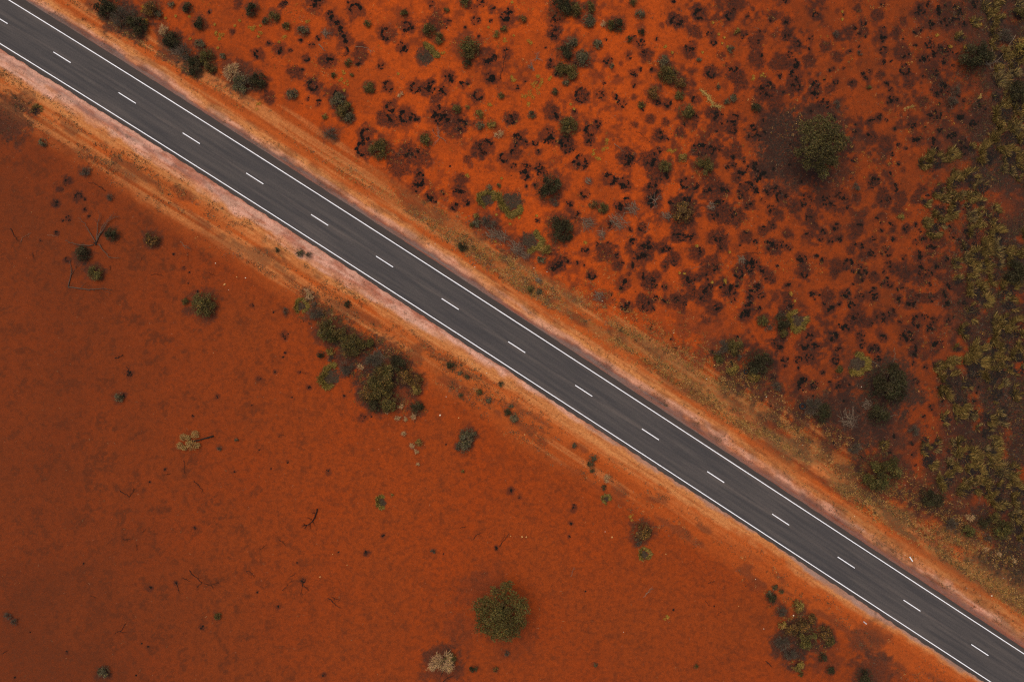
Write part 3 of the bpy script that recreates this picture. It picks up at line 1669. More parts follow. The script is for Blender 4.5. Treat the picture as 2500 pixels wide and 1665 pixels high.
# ground stains gathered while reading: (x, y, radius, strength, channel)
STAIN = []
items = []
ox = oy = 0.0
for line in DATA.strip().splitlines():
    w = line.split()
    key = None
    if w[-1].startswith('@'): key = w.pop()[1:]
    if w[0] == 'T': ox, oy = float(w[1]), float(w[2]); continue
    it = dict(t=w[0], key=key)
    def loc(a, b): return P(ox + float(a) / TS, oy + float(b) / TS)
    if w[0] in ('D',):
        n = (len(w) - 3) // 2
        it['pts'] = [loc(w[1 + 2 * i], w[2 + 2 * i]) for i in range(n)]
        it['th'] = float(w[-2]); it['c'] = w[-1]
        it['p'] = it['pts'][len(it['pts']) // 2]
        it['r'] = .5 * sum(math.dist(it['pts'][i], it['pts'][i + 1]) for i in range(n - 1))
    elif w[0] in ('X2', 'F', 'DB', 'TR'):
        it['loc'] = (ox, oy)
    elif w[0] in ('PS', 'PF'):
        it['pts'] = [loc(w[1 + 2 * i], w[2 + 2 * i]) for i in range((len(w) - 1) // 2)]
        it['p'] = it['pts'][0]; it['r'] = .3
    else:
        it['p'] = loc(w[1], w[2]); it['r'] = float(w[3]) / TS / PXM * (1.12 if w[0] == 'B' else 1.0)
        if w[0] == 'B' and float(road_sd(np.array([it['p'][0]]), np.array([it['p'][1]]))[1][0]) < -8: it['r'] *= .74; it['low'] = True
        it['a'] = w[4:]
    items.append(it)
by = lambda t: [i for i in items if i['t'] == t]

for it in by('N'): STAIN.append((*it['p'], it['r'] * 1.3, .86, 'ash'))
for it in by('B'):
    STAIN.append((*it['p'], it['r'] * (1.5 if it.get('low') else 1.42 if it['a'][0] != 's' else 1.4), .80 if it['a'][0] != 's' else .62, 'ash'))
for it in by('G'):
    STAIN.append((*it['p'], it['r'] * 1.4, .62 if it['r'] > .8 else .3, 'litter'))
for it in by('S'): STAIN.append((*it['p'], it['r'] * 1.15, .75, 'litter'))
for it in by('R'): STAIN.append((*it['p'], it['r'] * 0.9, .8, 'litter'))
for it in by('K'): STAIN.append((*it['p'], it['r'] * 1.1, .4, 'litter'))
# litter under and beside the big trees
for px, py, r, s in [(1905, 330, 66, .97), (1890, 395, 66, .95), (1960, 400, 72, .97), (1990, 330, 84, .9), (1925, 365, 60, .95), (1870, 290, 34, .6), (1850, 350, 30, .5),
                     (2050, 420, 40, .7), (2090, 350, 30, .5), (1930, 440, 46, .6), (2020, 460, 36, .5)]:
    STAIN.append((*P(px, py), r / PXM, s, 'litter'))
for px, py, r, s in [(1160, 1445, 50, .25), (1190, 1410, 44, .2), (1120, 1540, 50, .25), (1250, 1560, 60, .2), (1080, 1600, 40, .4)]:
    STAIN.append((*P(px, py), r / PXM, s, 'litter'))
# dark low growth at the left verge, thicket floor, floor of the right hand scrub
for px, py, r, s in [(15, 290, 62, .7), (60, 250, 30, .5), (930, 900, 70, .8), (980, 960, 40, .6), (860, 850, 60, .6), (800, 790, 36, .5),
                     (2170, 940, 86, .9), (2110, 1020, 70, .85), (2045, 1000, 56, .85), (2160, 1060, 70, .7), (1965, 1560, 56, .7), (1920, 1580, 44, .6), (2130, 1650, 60, .7), (1870, 900, 46, .55), (2090, 900, 46, .6),
                     (2130, 1560, 50, .5), (2020, 1610, 40, .4), (280, 40, 44, .8), (330, 60, 40, .8), (420, 120, 36, .7), (470, 160, 36, .7),
                     (590, 195, 50, .6), (1290, 610, 30, .5), (1190, 560, 34, .6), (1250, 610, 34, .6), (1285, 630, 28, .5)]:
    STAIN.append((*P(px, py), r / PXM, s, 'litter'))

XTRA = []
for k in range(900):
    px, py = random.uniform(1000, 2400), random.uniform(-10, 1150)
    p = P(px, py); d_ = float(road_sd(np.array([p[0]]), np.array([p[1]]))[1][0])
    if d_ < 13 or random.random() > .25 + .75 * min(1, max(0, (px - 1500) / 300)): continue
    if len(XTRA) >= 420: break
    r = random.uniform(.22, .62); XTRA.append((p[0], p[1], r)); STAIN.append((p[0], p[1], r * 1.2, random.uniform(.4, .85), 'ash'))

# ------------------------------------------------------------------ the ground sheet
FX, FY, STEP = 86.0, 60.0, 0.2
def axis(f):
    a = np.arange(-f, f + 1e-6, STEP)
    g = [STEP]; out = []
    p = f
    while p < 2500: g.append(g[-1] * 1.35); p += g[-1]; out.append(p)
    out = np.array(out)
    return np.concatenate([-out[::-1], a, out])
gx, gy = axis(FX), axis(FY)
X, Y = np.meshgrid(gx, gy)
S_, D_ = road_sd(X, Y)
Z = ground_z(X, Y)
ash = np.zeros_like(X); litter = np.zeros_like(X)
nA = fbm(X * 0.9, Y * 0.9, 11, 4); nB = fbm(X * 3.1, Y * 3.1, 23, 3)
for (x, y, r, s, ch) in STAIN:
    R = r * 1.7
    i0, i1 = np.searchsorted(gx, [x - R, x + R]); j0, j1 = np.searchsorted(gy, [y - R, y + R])
    if i0 == i1 or j0 == j1: continue
    sl = (slice(j0, j1), slice(i0, i1))
    q = np.hypot(X[sl] - x, Y[sl] - y) / r + (nA[sl] - .5) * 1.1 + (nB[sl] - .5) * .8
    v = s * sstep(1.18, .66, q)
    tgt = ash if ch == 'ash' else litter
    tgt[sl] = 1 - (1 - tgt[sl]) * (1 - v)
inside = (np.abs(X) < 90) & (np.abs(Y) < 64)
a_ = np.abs(D_)
wob = (fbm(S_ * .12, D_ * .25, 41, 4) - .5)
wob2 = (fbm(S_ * .7, D_ * 1.0, 43, 4) - .5)
# graded bands beside the seal, measured from its edge
stk = (fbm(S_ * .06, D_ * 1.6, 44, 4) - .5)
wn_ = np.interp(S_, [-95, -40, 0, 40, 95], [.85, .9, 1.0, 1.25, 1.3])
e_n = (D_ - seal_ne(S_)) / wn_ + wob * 1.1 + wob2 * .7 + stk * .8
e_s = -D_ - seal_sw(S_) + wob * 1.6 + wob2 * .9 + stk * .8
def band(e, lo, hi, soft=.35): return sstep(lo - soft, lo + soft, e) * sstep(hi + soft, hi - soft, e)
up = D_ > 0
pw = np.interp(S_, [-95, -60, -20, 5, 30, 90], [2.0, 2.4, 2.2, .9, .35, .3])
gw = pw + np.interp(S_, [-95, -20, 10, 50, 90], [1.3, 1.3, 1.9, 1.1, .5])
ow = gw + np.interp(S_, [-95, -20, 10, 50, 90], [2.0, 2.4, 2.4, 1.6, 1.2])
rightw = sstep(10, 60, S_)
mot = .45 + .75 * sstep(.36, .60, fbm(S_ * .35, D_ * 1.2, 57, 4))
pale = np.where(up, band(e_n, .75, 1.5) * (.55 + .12 * rightw), band(e_s, -1, pw, .4) * .95) * mot
grey = np.where(up, band(e_n, -1, .75, .3) * (.9 - .25 * rightw), band(e_s, -1, .45, .3) * np.interp(S_, [-95, -20, 20, 90], [.15, .15, .6, .7]) + .55 * np.exp(-((e_s - 1.0) / .35) ** 2) * sstep(-30, -70, S_))
gold = np.where(up, band(e_n, .9, 2.5) * (.95 - .30 * rightw), band(e_s, pw - .7, gw, .45) * .9)
orange = np.where(up, np.maximum(band(e_n, 2.4, 3.9, .5) * .9, band(e_n, 3.5, 7.0, 1.2) * .55), np.maximum(band(e_s, gw - .4, ow, .9) * .85, band(e_s, ow - 1, ow + 3.0, 1.5) * .45))
gold2 = sstep(.52, .66, fbm(S_ * .05, D_ * 1.9, 58, 4)) * np.where(up, band(e_n, 2.6, 8.0, .8), band(e_s, gw, ow + 2.0, .8) * sstep(60, 10, S_)) * .6
gold = np.maximum(gold, gold2)
dry = np.where(up, band(e_n, 3.6, 7.5, .9) * (sstep(-45, -5, S_) * .60 + .10) + .35 * rightw * band(e_n, .5, 6, .6), band(e_s, 3.5, 6.5, .8) * .25 * sstep(30, -20, S_))
dry *= sstep(.34, .56, fbm(S_ * .22, D_ * .8, 55, 4))
# burn scars and scorched floor, plus lens vignette painted towards left, bottom and right
XP = X * PXM + 1250; YP = 832.5 - Y * PXM
crust_vignette = np.zeros_like(X)
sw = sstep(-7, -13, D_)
crust_vignette += sw * (.66 * sstep(1000, 40, XP) + .10 + .16 * sstep(1200, 1650, YP)) * (.80 + .4 * fbm(X * .16, Y * .16, 61, 4))
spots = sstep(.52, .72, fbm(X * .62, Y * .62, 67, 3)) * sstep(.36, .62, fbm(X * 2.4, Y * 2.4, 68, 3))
crust_vignette += sw * spots * (.34 + .30 * sstep(1100, 150, XP))
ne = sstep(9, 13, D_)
crust_vignette += ne * .50 * sstep(1500, 2350, XP) * (.55 + .8 * fbm(X * .2, Y * .2, 71, 4))
crust_vignette += ne * .30 * sstep(.48, .66, fbm(X * .5, Y * .5, 73, 4))
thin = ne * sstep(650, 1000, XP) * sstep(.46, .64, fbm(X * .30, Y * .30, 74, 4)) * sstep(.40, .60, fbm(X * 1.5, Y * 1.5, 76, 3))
ash = 1 - (1 - ash) * (1 - thin * (.50 + .34 * sstep(1300, 1800, XP)))
right = sstep(2260, 2440, XP + (fbm(X * .1, Y * .1, 75, 3) - .5) * 300) * ne
litter = 1 - (1 - litter) * (1 - right * .98 * sstep(.26, .44, fbm(X * .45, Y * .45, 77, 4)))
mid_r = ne * sstep(1500, 1800, XP) * sstep(24, 14, D_) * sstep(8.5, 11, D_)
litter = 1 - (1 - litter) * (1 - mid_r * .8 * sstep(.38, .56, fbm(X * .5, Y * .5, 79, 4)))
litter = 1 - (1 - litter) * (1 - sstep(700, 1100, XP) * sstep(6.8, 8.6, D_) * sstep(12.5, 10, D_) * .55 * sstep(.42, .62, fbm(S_ * .3, D_ * .7, 83, 4)))
litter = 1 - (1 - litter) * (1 - sstep(4.2, 4.8, D_) * sstep(7.5, 6.5, D_) * .35 * sstep(.48, .66, fbm(S_ * .5, D_ * 1.0, 85, 4)))
litter = 1 - (1 - litter) * (1 - sstep(-12.5, -9.5, D_) * sstep(-6.0, -7.5, D_) * .5 * sstep(.50, .66, fbm(S_ * .35, D_ * .8, 87, 4)))
bright = .9 * ne * sstep(2050, 1400, XP) * sstep(520, 800, XP) * (.35 + .9 * fbm(X * .07, Y * .07, 89, 3))
bright = np.maximum(bright, .30 * ne * sstep(800, 300, XP))
nx, ny = len(gx), len(gy)
idx = np.arange(nx * ny).reshape(ny, nx)
Q = np.stack([idx[:-1, :-1], idx[:-1, 1:], idx[1:, 1:], idx[1:, :-1]], -1).reshape(-1, 4)
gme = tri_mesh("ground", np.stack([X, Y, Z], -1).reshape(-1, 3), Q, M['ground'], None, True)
for nm, v in (("st", S_), ("off", D_)):
    at = gme.attributes.new(nm, 'FLOAT', 'POINT'); at.data.foreach_set("value", v.astype(np.float32).ravel())
for nm, chans in (("m1", (pale, orange, ash)), ("m2", (litter, crust_vignette, bright)), ("m3", (gold, grey, dry))):
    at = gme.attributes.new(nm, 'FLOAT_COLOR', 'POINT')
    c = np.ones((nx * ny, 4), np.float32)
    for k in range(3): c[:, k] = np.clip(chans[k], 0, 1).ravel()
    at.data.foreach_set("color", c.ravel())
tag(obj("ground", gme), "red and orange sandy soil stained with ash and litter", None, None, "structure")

# ------------------------------------------------------------------ the road
def strip(name, s0, s1, step, d_lo, d_hi, nd, z, mat, rag=0.0, seed=0):
    s = np.arange(s0, s1 + step * .5, step)
    lo = d_lo(s) if callable(d_lo) else np.full_like(s, d_lo)
    hi = d_hi(s) if callable(d_hi) else np.full_like(s, d_hi)
    if rag:
        lo = lo + rag * (fbm(s * 1.3, s * 0, seed, 4) - .5) * 2 + rag * 1.5 * (fbm(s * .16, s * 0, seed + 3, 2) - .5)
        hi = hi + .35 * rag * (fbm(s * 1.1, s * 0 + 9, seed + 5, 4) - .5) * 2
    t = np.linspace(0, 1, nd)
    DD = lo[:, None] + (hi - lo)[:, None] * t[None]
    SS = np.repeat(s[:, None], nd, 1)
    x, y = road_xy(SS.ravel(), DD.ravel())
    dz = z - 0.012 * np.abs(DD.ravel())
    V = np.stack([x, y, dz], 1)
    k = np.arange(len(s) * nd).reshape(len(s), nd)
    F = np.stack([k[:-1, :-1], k[1:, :-1], k[1:, 1:], k[:-1, 1:]], -1).reshape(-1, 4)
    me = tri_mesh(name, V, F, mat, None, True)
    for nm, v in (("st", SS.ravel()), ("off", DD.ravel())):
        a = me.attributes.new(nm, 'FLOAT', 'POINT'); a.data.foreach_set("value", v.astype(np.float32))
    return me
road = obj("road", strip("road", -400, 400, .25, lambda s: -seal_sw(s), lambda s: seal_ne(s), 17, .055, M['asphalt'], .16, 5))
tag(road, "straight dark asphalt road crossing the red desert", None, None, "structure")
for sgn in (1, -1):
    o = obj("edge_line", strip("edge_line", -400, 400, 1.0, sgn * EDGE - .057, sgn * EDGE + .057, 2, .064, M['paint'], .008, 15 + sgn), road)
    o["label"] = "solid white edge line on the %s side of the road" % ("upper" if sgn > 0 else "lower")
dash_s = [float(road_sd(*[np.array([v]) for v in P(*p)])[0][0]) for p in DASH]
dash_s = [dash_s[0] - 11.3] + dash_s + [dash_s[-1] + 11.5]
for s in dash_s:
    obj("lane_dash", strip("lane_dash", s - 1.55, s + 1.55, .31, -.06, .06, 2, .064, M['paint'], .006, int(s * 7) % 97), road)

# ------------------------------------------------------------------ labels: every thing is placed by a landmark near it
LAND = {}      # key -> (phrase, x, y)
THINGS = []    # (object, noun phrase, x, y, category, group)
def landmark(key, phrase, p): LAND[key] = (phrase, p[0], p[1])
def later(o, noun, p, cat, group): THINGS.append((o, noun, p, cat, group))
NAMED = {
    'vergedark': ("dark green shrub touching the top edge above the road's verge", "the top-left verge shrub"),
    'dotted': ("olive shrub dotted with yellow leaves beside hooked black burnt patches", "the yellow-dotted olive shrub"),
    'greenball': ("pale green rounded shrub among dark verge shrubs near the top left", "the pale green verge ball"),
    'dome': ("large knobbly olive shrub right of the black-centred spinifex ring", "the knobbly olive shrub"),
    'topshrub': ("wide dark green shrub cut by the top edge, left of middle", "the wide top-edge shrub"),
    'greenmate': ("bright green small shrub beside a pale dead tuft near the top", "the small bright green shrub"),
    'fourclump': ("grey-green shrub at the right of a tight four-shrub clump", "the four-shrub clump"),
    'softolive': ("soft olive shrub between two curled black burnt patches", "the soft olive shrub"),
    'darkgreen': ("dense dark green small shrub with a sandy orange surround near the top", "the dense dark top shrub"),
    'sprawl': ("sprawling olive shrub leading a chain of shrubs down to burnt ground", "the sprawling olive shrub"),
    'brownolive': ("round brownish olive shrub left of the yellow log's lower end", "the brownish olive shrub"),
    'rightdark': ("large dark shrub beside forked grey dead branches in the upper right", "the upper right dark shrub"),
    'roadbush': ("brown tufted shrub alone to the right of the bare dead bush", "the lone brown shrub"),
    'olivetuft': ("large knobbly olive shrub alone on the red field below the road's left part", "the lone knobbly olive shrub"),
    'thicket': ("olive shrub in the middle of the roadside thicket", "the roadside thicket"),
    'twinupper': ("upper of two large dark shrubs above the road's middle", "the upper twin dark shrub"),
    'twinlower': ("lower of two large dark shrubs above the road's middle", "the lower twin dark shrub"),
    'tyreshrub': ("large dark olive shrub with a tyre at its lower left", "the shrub with the smaller tyre"),
    'tyredead': ("grey dead shrub right of the larger tyre", "the dead shrub by the tyre"),
    'bigdark': ("very large dark shrub hung with grey branches at the right", "the largest dark shrub"),
    'roundgreen': ("large round green shrub beside the verge at the lower right", "the round green verge shrub"),
    'greygreen': ("lobed grey-green shrub alone below the road's middle", "the lobed grey-green shrub"),
    'palebush': ("straw-coloured dead bush at the bottom edge left of the lone tree", "the straw-coloured dead bush"),
    'burnttwiggy': ("brown twiggy shrub above a small yellow-rimmed spinifex ball", "the brown twiggy shrub"),
    'greencorner': ("green shrub at the right of the lower right shrub cluster", "the lower right green shrub"),
    'blackring': ("spinifex ring with black dead centre and green lower left rim", "the black-centred spinifex ring"),
    'yellowball': ("round yellow-green spinifex ball at the top of the roadside thicket", "the yellow-green spinifex ball"),
    'greyring': ("widest spinifex ring, grey dead centre with yellow-green rim, above the road", "the wide grey-centred ring"),
    'greenring': ("green spinifex ring around a dark middle, above the smaller tyre", "the green ring"),
    'yellowrim': ("spinifex ring with bright yellow rim on the thicket's left", "the yellow-rimmed ring"),
    'smallring': ("small yellow-rimmed spinifex ring alone on the lower red field", "the small lone ring"),
    'charring': ("widest charred ring with a sandy hole in its middle", "the widest charred ring"),
    'yellowlog': ("crooked yellow grass-covered log left of the big tree's litter", "the yellow log"),
    'spinA': ("very wide curved spinifex clump below the dark shrub on the right edge's upper part", "the wide upper spinifex curve"),
    'spinB': ("large pale-tipped spinifex clump halfway down the right edge", "the pale-tipped spinifex clump"),
    'spinC': ("largest curved spinifex clump, right of the largest dark shrub", "the largest spinifex curve"),
    'spinD': ("bright spinifex tuft right of the round green verge shrub", "the bright spinifex tuft"),
    'spinE': ("hooked spinifex clump at the inner edge of the right-hand stand", "the hooked spinifex clump"),
    'stickheap': ("heap of pale grey sticks right of the lower twin shrub", "the pale stick heap"),
}
for it in items:
    if it.get('key') in NAMED: landmark(it['key'], NAMED[it['key']][1], it['p'])
def name_it(o, it, noun, cat, group):
    if it.get('key') in NAMED: tag(o, NAMED[it['key']][0], cat, group)
    else: later(o, noun, it['p'], cat, group)
def height_shift(p, z):
    """a thing's middle stands z above the ground, so its foot lies nearer the point below the camera"""
    k = 1 - z / CAM_H
    return p[0] * k, p[1] * k

# ------------------------------------------------------------------ shrubs
def shrub_points(r, h, nl, n, flat=.75):
    """leaf positions over the shells of overlapping lumps"""
    ang = rng.uniform(0, 6.283, nl) + np.arange(nl) * 2.4
    rad = r * .72 * np.sqrt((np.arange(nl) + .3) / nl)
    lr = r * rng.uniform(.30, .46, nl) * (9 / max(9, nl)) ** .5
    ec = rng.uniform(.86, 1.16); tw = rng.uniform(0, 3.14)
    cx = rad * np.cos(ang) * ec; cy = rad * np.sin(ang) / ec
    cx, cy = cx * math.cos(tw) - cy * math.sin(tw), cx * math.sin(tw) + cy * math.cos(tw)
    lr = lr * rng.uniform(.7, 1.2, nl)
    cz = h * (.75 - .45 * (rad / r) ** 1.5) * rng.uniform(.75, 1.1, nl)
    pick = rng.choice(nl, n, p=lr ** 2 / np.sum(lr ** 2))
    d = unit(rng.normal(0, 1, (n, 3)) + [0, 0, .45])
    sh = np.where(rng.random(n) < .75, rng.uniform(.82, 1.12, n), rng.uniform(.2, .9, n))
    v = d * (lr[pick] * sh)[:, None]; v[:, 2] *= flat
    pts = v + np.stack([cx[pick], cy[pick], cz[pick]], 1)
    pts[:, 2] = np.maximum(pts[:, 2], rng.uniform(.02, .12, n))
    return pts, pick, (cx, cy, cz, lr)

def crown_mesh(r, h, col, kind, nl=None):
    mb = MB()
    nl = nl or max(4, min(34, int(5 + r * 8)))
    leaf = .055 + .024 * min(r, 3.0)
    cover = 2.3
    if kind in 'kp':
        n = int(min(2600, 170 * r * r + 60))
        pts, pick, lm = shrub_points(r, h, nl, n)
        cols = jitter(col, n, .45)
        d = unit(np.stack([pts[:, 0], pts[:, 1], np.full(n, r * .5)], 1)) + rng.normal(0, .55, (n, 3))
        blades(mb, pts * [.8, .8, .6], d, rng.uniform(.3, .75, n) * min(1.0, .4 + r * .4), rng.uniform(.022, .05, n), cols, .15)
        m = n // 3
        if kind == 'p': leaves(mb, pts[:m], .07, jitter((.40, .25, .11), m, .4))
        else: leaves(mb, pts[:m], .07, jitter((.05, .043, .03), m, .4))
    else:
        n = int(min(11000, cover * math.pi * r * r / (leaf * leaf * 1.2)))
        pts, pick, lm = shrub_points(r, h, nl, n)
        tint = rng.uniform(.55, 1.5, nl)[pick][:, None] * (1 + rng.uniform(-.08, .08, (nl, 3)))[pick]
        cols = jitter(col, n, .35) * tint
        if kind in 'oeg' :
            hi = rng.random(n) < .10
            cols[hi] *= [1.9, 1.6, 1.15]
        if kind == 'b':
            hi = rng.random(n) < .18
            cols[hi] = jitter((.26, .135, .03), hi.sum())
        leaves(mb, pts, leaf, cols)
        # sprigs that break up the outline
        k = max(8, n // 14)
        a = rng.uniform(0, 6.283, k); rr = r * rng.uniform(.78, 1.08, k)
        base = np.stack([rr * np.cos(a) * .9, rr * np.sin(a) * .9, rng.uniform(.1, .5, k) * h], 1)
        dr = np.stack([np.cos(a), np.sin(a), rng.uniform(.0, .7, k)], 1) + rng.normal(0, .3, (k, 3))
        blades(mb, base, dr, rng.uniform(.15, .35, k) * min(1.3, .5 + r * .4), rng.uniform(.05, .09, k), jitter(col, k, .4), .1)
    return mb

def stems_mesh(r, h, n, rad):
    mb = MB()
    for k in range(n):
        a = k * 2.4 + random.random(); q = r * random.uniform(.35, .75)
        e = (q * math.cos(a), q * math.sin(a), h * random.uniform(.5, .85))
        m = (e[0] * .35 + random.uniform(-.1, .1), e[1] * .35 + random.uniform(-.1, .1), e[2] * .5)
        tube(mb, [(0, 0, -.1), m, e], rad, rad * .3, (.08, .06, .05))
    return mb

SHRUB_GROUP = "shrubs on the red ground"
for it in by('G'):
    r = it['r']; c = it['a'][0]; h = r * (1.15 if r < 1.2 else .95) + .12
    x, y = height_shift(it['p'], h * .55)
    z = gz(x, y)
    size = "tiny" if r < .5 else "small" if r < .85 else "medium" if r < 1.4 else "large"
    noun = "%s %s shrub" % (size, WORDC[c])
    cm = crown_mesh(r, h, GREEN[c] if r > .55 or c != 'd' else (.062, .050, .024), c)
    if r >= .8:
        root = empty("shrub", (x, y, z))
        obj("crown", cm.mesh("crown", M['leaf']), root)
        obj("stems", stems_mesh(r, h, 5 if r < 1.6 else 8, .02 + .02 * r).mesh("stems", M['wood']), root)
    else:
        root = obj("shrub", cm.mesh("shrub", M['leaf']), None, (x, y, z))
    name_it(root, it, noun, "shrub", SHRUB_GROUP)

# ------------------------------------------------------------------ trees
def big_tree(p, rx, ry, h, lumps, col, label, key, phrase, nleaf, sub):
    x, y = height_shift(p, h * .72)
    root = empty("desert_tree", (x, y, gz(x, y)))
    tag(root, label, "tree"); landmark(key, phrase, p)
    off = np.array([p[0] * (1 - h * .72 / CAM_H) - x, p[1] * (1 - h * .72 / CAM_H) - y])
    tr = MB()
    tube(tr, [(0, 0, -.2), (.08, .05, h * .18), (-.05, .1, h * .34)], .22, .15, (.08, .06, .05), 8)
    cr = MB()
    C = []
    for k in range(lumps):
        a = k * 2.399; q = math.sqrt((k + .4) / lumps)
        cx, cy = rx * .84 * q * math.cos(a), ry * .84 * q * math.sin(a)
        cz = h * (.92 - .34 * q ** 2.2) * random.uniform(.82, 1.08)
        lr = sub * random.uniform(.62, 1.12)
        C.append((cx, cy, cz, lr))
        tube(tr, [(-.05, .1, h * .33), (cx * .3, cy * .3, h * .5), (cx * .72, cy * .72, cz * .84), (cx, cy, cz - lr * .2)], .09, .02, (.075, .058, .048))
        for j in range(2):
            b = random.uniform(0, 6.28)
            tube(tr, [(cx * .72, cy * .72, cz * .84), (cx + lr * .7 * math.cos(b), cy + lr * .7 * math.sin(b), cz)], .035, .012, (.075, .058, .048), 4)
    for cx, cy, cz, lr in C:
        n = int(nleaf / lumps * (lr / sub) ** 2)
        d = unit(rng.normal(0, 1, (n, 3)) + [0, 0, .35])
        ph = rng.uniform(0, 6.28)
        az = np.arctan2(d[:, 1], d[:, 0])
        lob = 1 + .22 * np.sin(az * 3 + ph) + .15 * np.sin(az * 7 + 2 * ph)
        v = d * (lr * rng.uniform(.55, 1.08, n) * lob)[:, None]; v[:, 2] *= .6
        cols = jitter(col, n, .4) * rng.uniform(.75, 1.3)
        hi = rng.random(n) < .12; cols[hi] *= [1.7, 1.5, 1.2]
        leaves(cr, v + [cx, cy, cz], .11, cols)
    obj("trunk", tr.mesh("trunk", M['wood']), root)
    obj("crown", cr.mesh("crown", M['leaf']), root)
big_tree(P(2008, 348), 3.9, 5.1, 6.5, 26, (.066, .054, .021), "large dark olive tree on a wide patch of black litter", 'bigtree', "the big olive tree", 15000, 1.05)
big_tree(P(1226, 1500), 4.5, 4.6, 6.0, 34, (.080, .064, .020), "lone round olive tree on bare red ground at the bottom", 'lonetree', "the lone round tree", 15500, 1.0)

# ------------------------------------------------------------------ spinifex
def spin_blades(mb, n, r, a0, a1, inner, col, length, lean, rough=False):
    a = np.radians(rng.uniform(a0, a1, n)); rr = r * np.sqrt(rng.uniform(inner ** 2, .85, n))
    rr *= 1 + .16 * np.sin(a * 3 + r * 9) + .1 * np.sin(a * 7 + r * 31)
    base = np.stack([rr * np.cos(a), rr * np.sin(a), np.full(n, -.02)], 1)
    if rough:
        o_ = rng.uniform(0, 500)
        keep = fbm(base[:, 0] * 1.5 + o_, base[:, 1] * 1.5, 7, 3) > .47
        base = base[keep]; a = a[keep]; rr = rr[keep]; n = len(a)
        if n < 5: return
    d = np.stack([np.cos(a) * lean, np.sin(a) * lean, np.full(n, .9)], 1) + rng.normal(0, .34, (n, 3)) + [.75, .22, -.1]
    d[:, 2] = np.abs(d[:, 2])
    clump = .7 + .6 * vnoise(base[:, 0] * 3 + r * 50, base[:, 1] * 3, 5)
    cc = jitter(col, n, .45) * clump[:, None]
    hi = rng.random(n) < .18; cc[hi] = jitter((.31, .205, .07), hi.sum(), .3)
    lo = rng.random(n) < .35; cc[lo] *= .4
    blades(mb, base, d, length * rng.uniform(.6, 1.5, n), rng.uniform(.03, .065, n), cc, .3)
def shade(c, lo, hi):
    f = random.uniform(lo, hi)
    return tuple(v * f for v in c)
def spinifex(it, col, ring=False):
    r = it['r']; x, y = height_shift(it['p'], .3)
    root = empty("spinifex_clump" if not ring else "spinifex_ring", (x, y, gz(x, y)))
    if ring:
        gap = -float(it['a'][0]); gf = float(it['a'][1])
        a0, a1 = gap + 180 * gf, gap + 360 - 180 * gf
        inner = .62
    else:
        if it['a']: gap = -float(it['a'][1]); a0, a1, inner = gap + 80, gap + 280, .5
        else: gap = random.uniform(0, 360); a0, a1, inner = 0, 360, .1
    lv = MB()
    L = .46 + .38 * min(r, 1.4)
    n = int((480 if not ring else 620) * r * r + 120)
    spin_blades(lv, n, r * (1 if ring else 1.05), a0, a1, inner, col, L * (.7 if ring else 1), .75, not ring)
    if not lv.V: spin_blades(lv, 60, r, a0, a1, inner, col, L, .75)
    obj("live_blades", lv.mesh("live_blades", M['leaf']), root)
    if inner > .05:
        dm = MB()
        m = int(330 * r * r + 40)
        rad = r * (.72 if ring else .85)
        a = rng.uniform(0, 6.28, m); q = rad * np.sqrt(rng.random(m))
        sh = 0 if ring else .15 * r
        g = math.radians(gap)
        q = q * (1 + .25 * np.sin(a * 2 + r * 40) + .18 * np.sin(a * 5 + r * 17))
        xy = np.stack([q * np.cos(a) + sh * math.cos(g), q * np.sin(a) + sh * math.sin(g)], 1)
        dark = (.056, .040, .028) if ring else (.017, .014, .0135)
        flakes(dm, xy[: m // (2 if ring else 4)], .10, .08 if ring else .04, jitter(dark, m // (2 if ring else 4), .4))
        b = np.concatenate([xy, np.zeros((m, 1))], 1)
        blades(dm, b, rng.normal(0, 1, (m, 3)) * [1, 1, .3] + [0, 0, .5], .28, .035, jitter(np.array(dark) * 1.3, m, .5), .2)
        obj("dead_centre", dm.mesh("dead_centre", M['leaf']), root)
    return root
YG = (.128, .082, .022)
spots = [(i['p'], i['r']) for i in items if i['t'] in 'SGR']
for it in by('S'):
    o = spinifex(it, shade(YG, .7, 1.25))
    noun = ("large " if it['r'] > 1.2 else "") + ("curved" if it['a'] else "tufted") + " spinifex clump"
    name_it(o, it, noun, "grass clump", "spinifex clumps")
for it in by('R'):
    o = spinifex(it, (.185, .132, .028), True)
    name_it(o, it, "yellow-green spinifex ring", "grass ring", "spinifex rings")
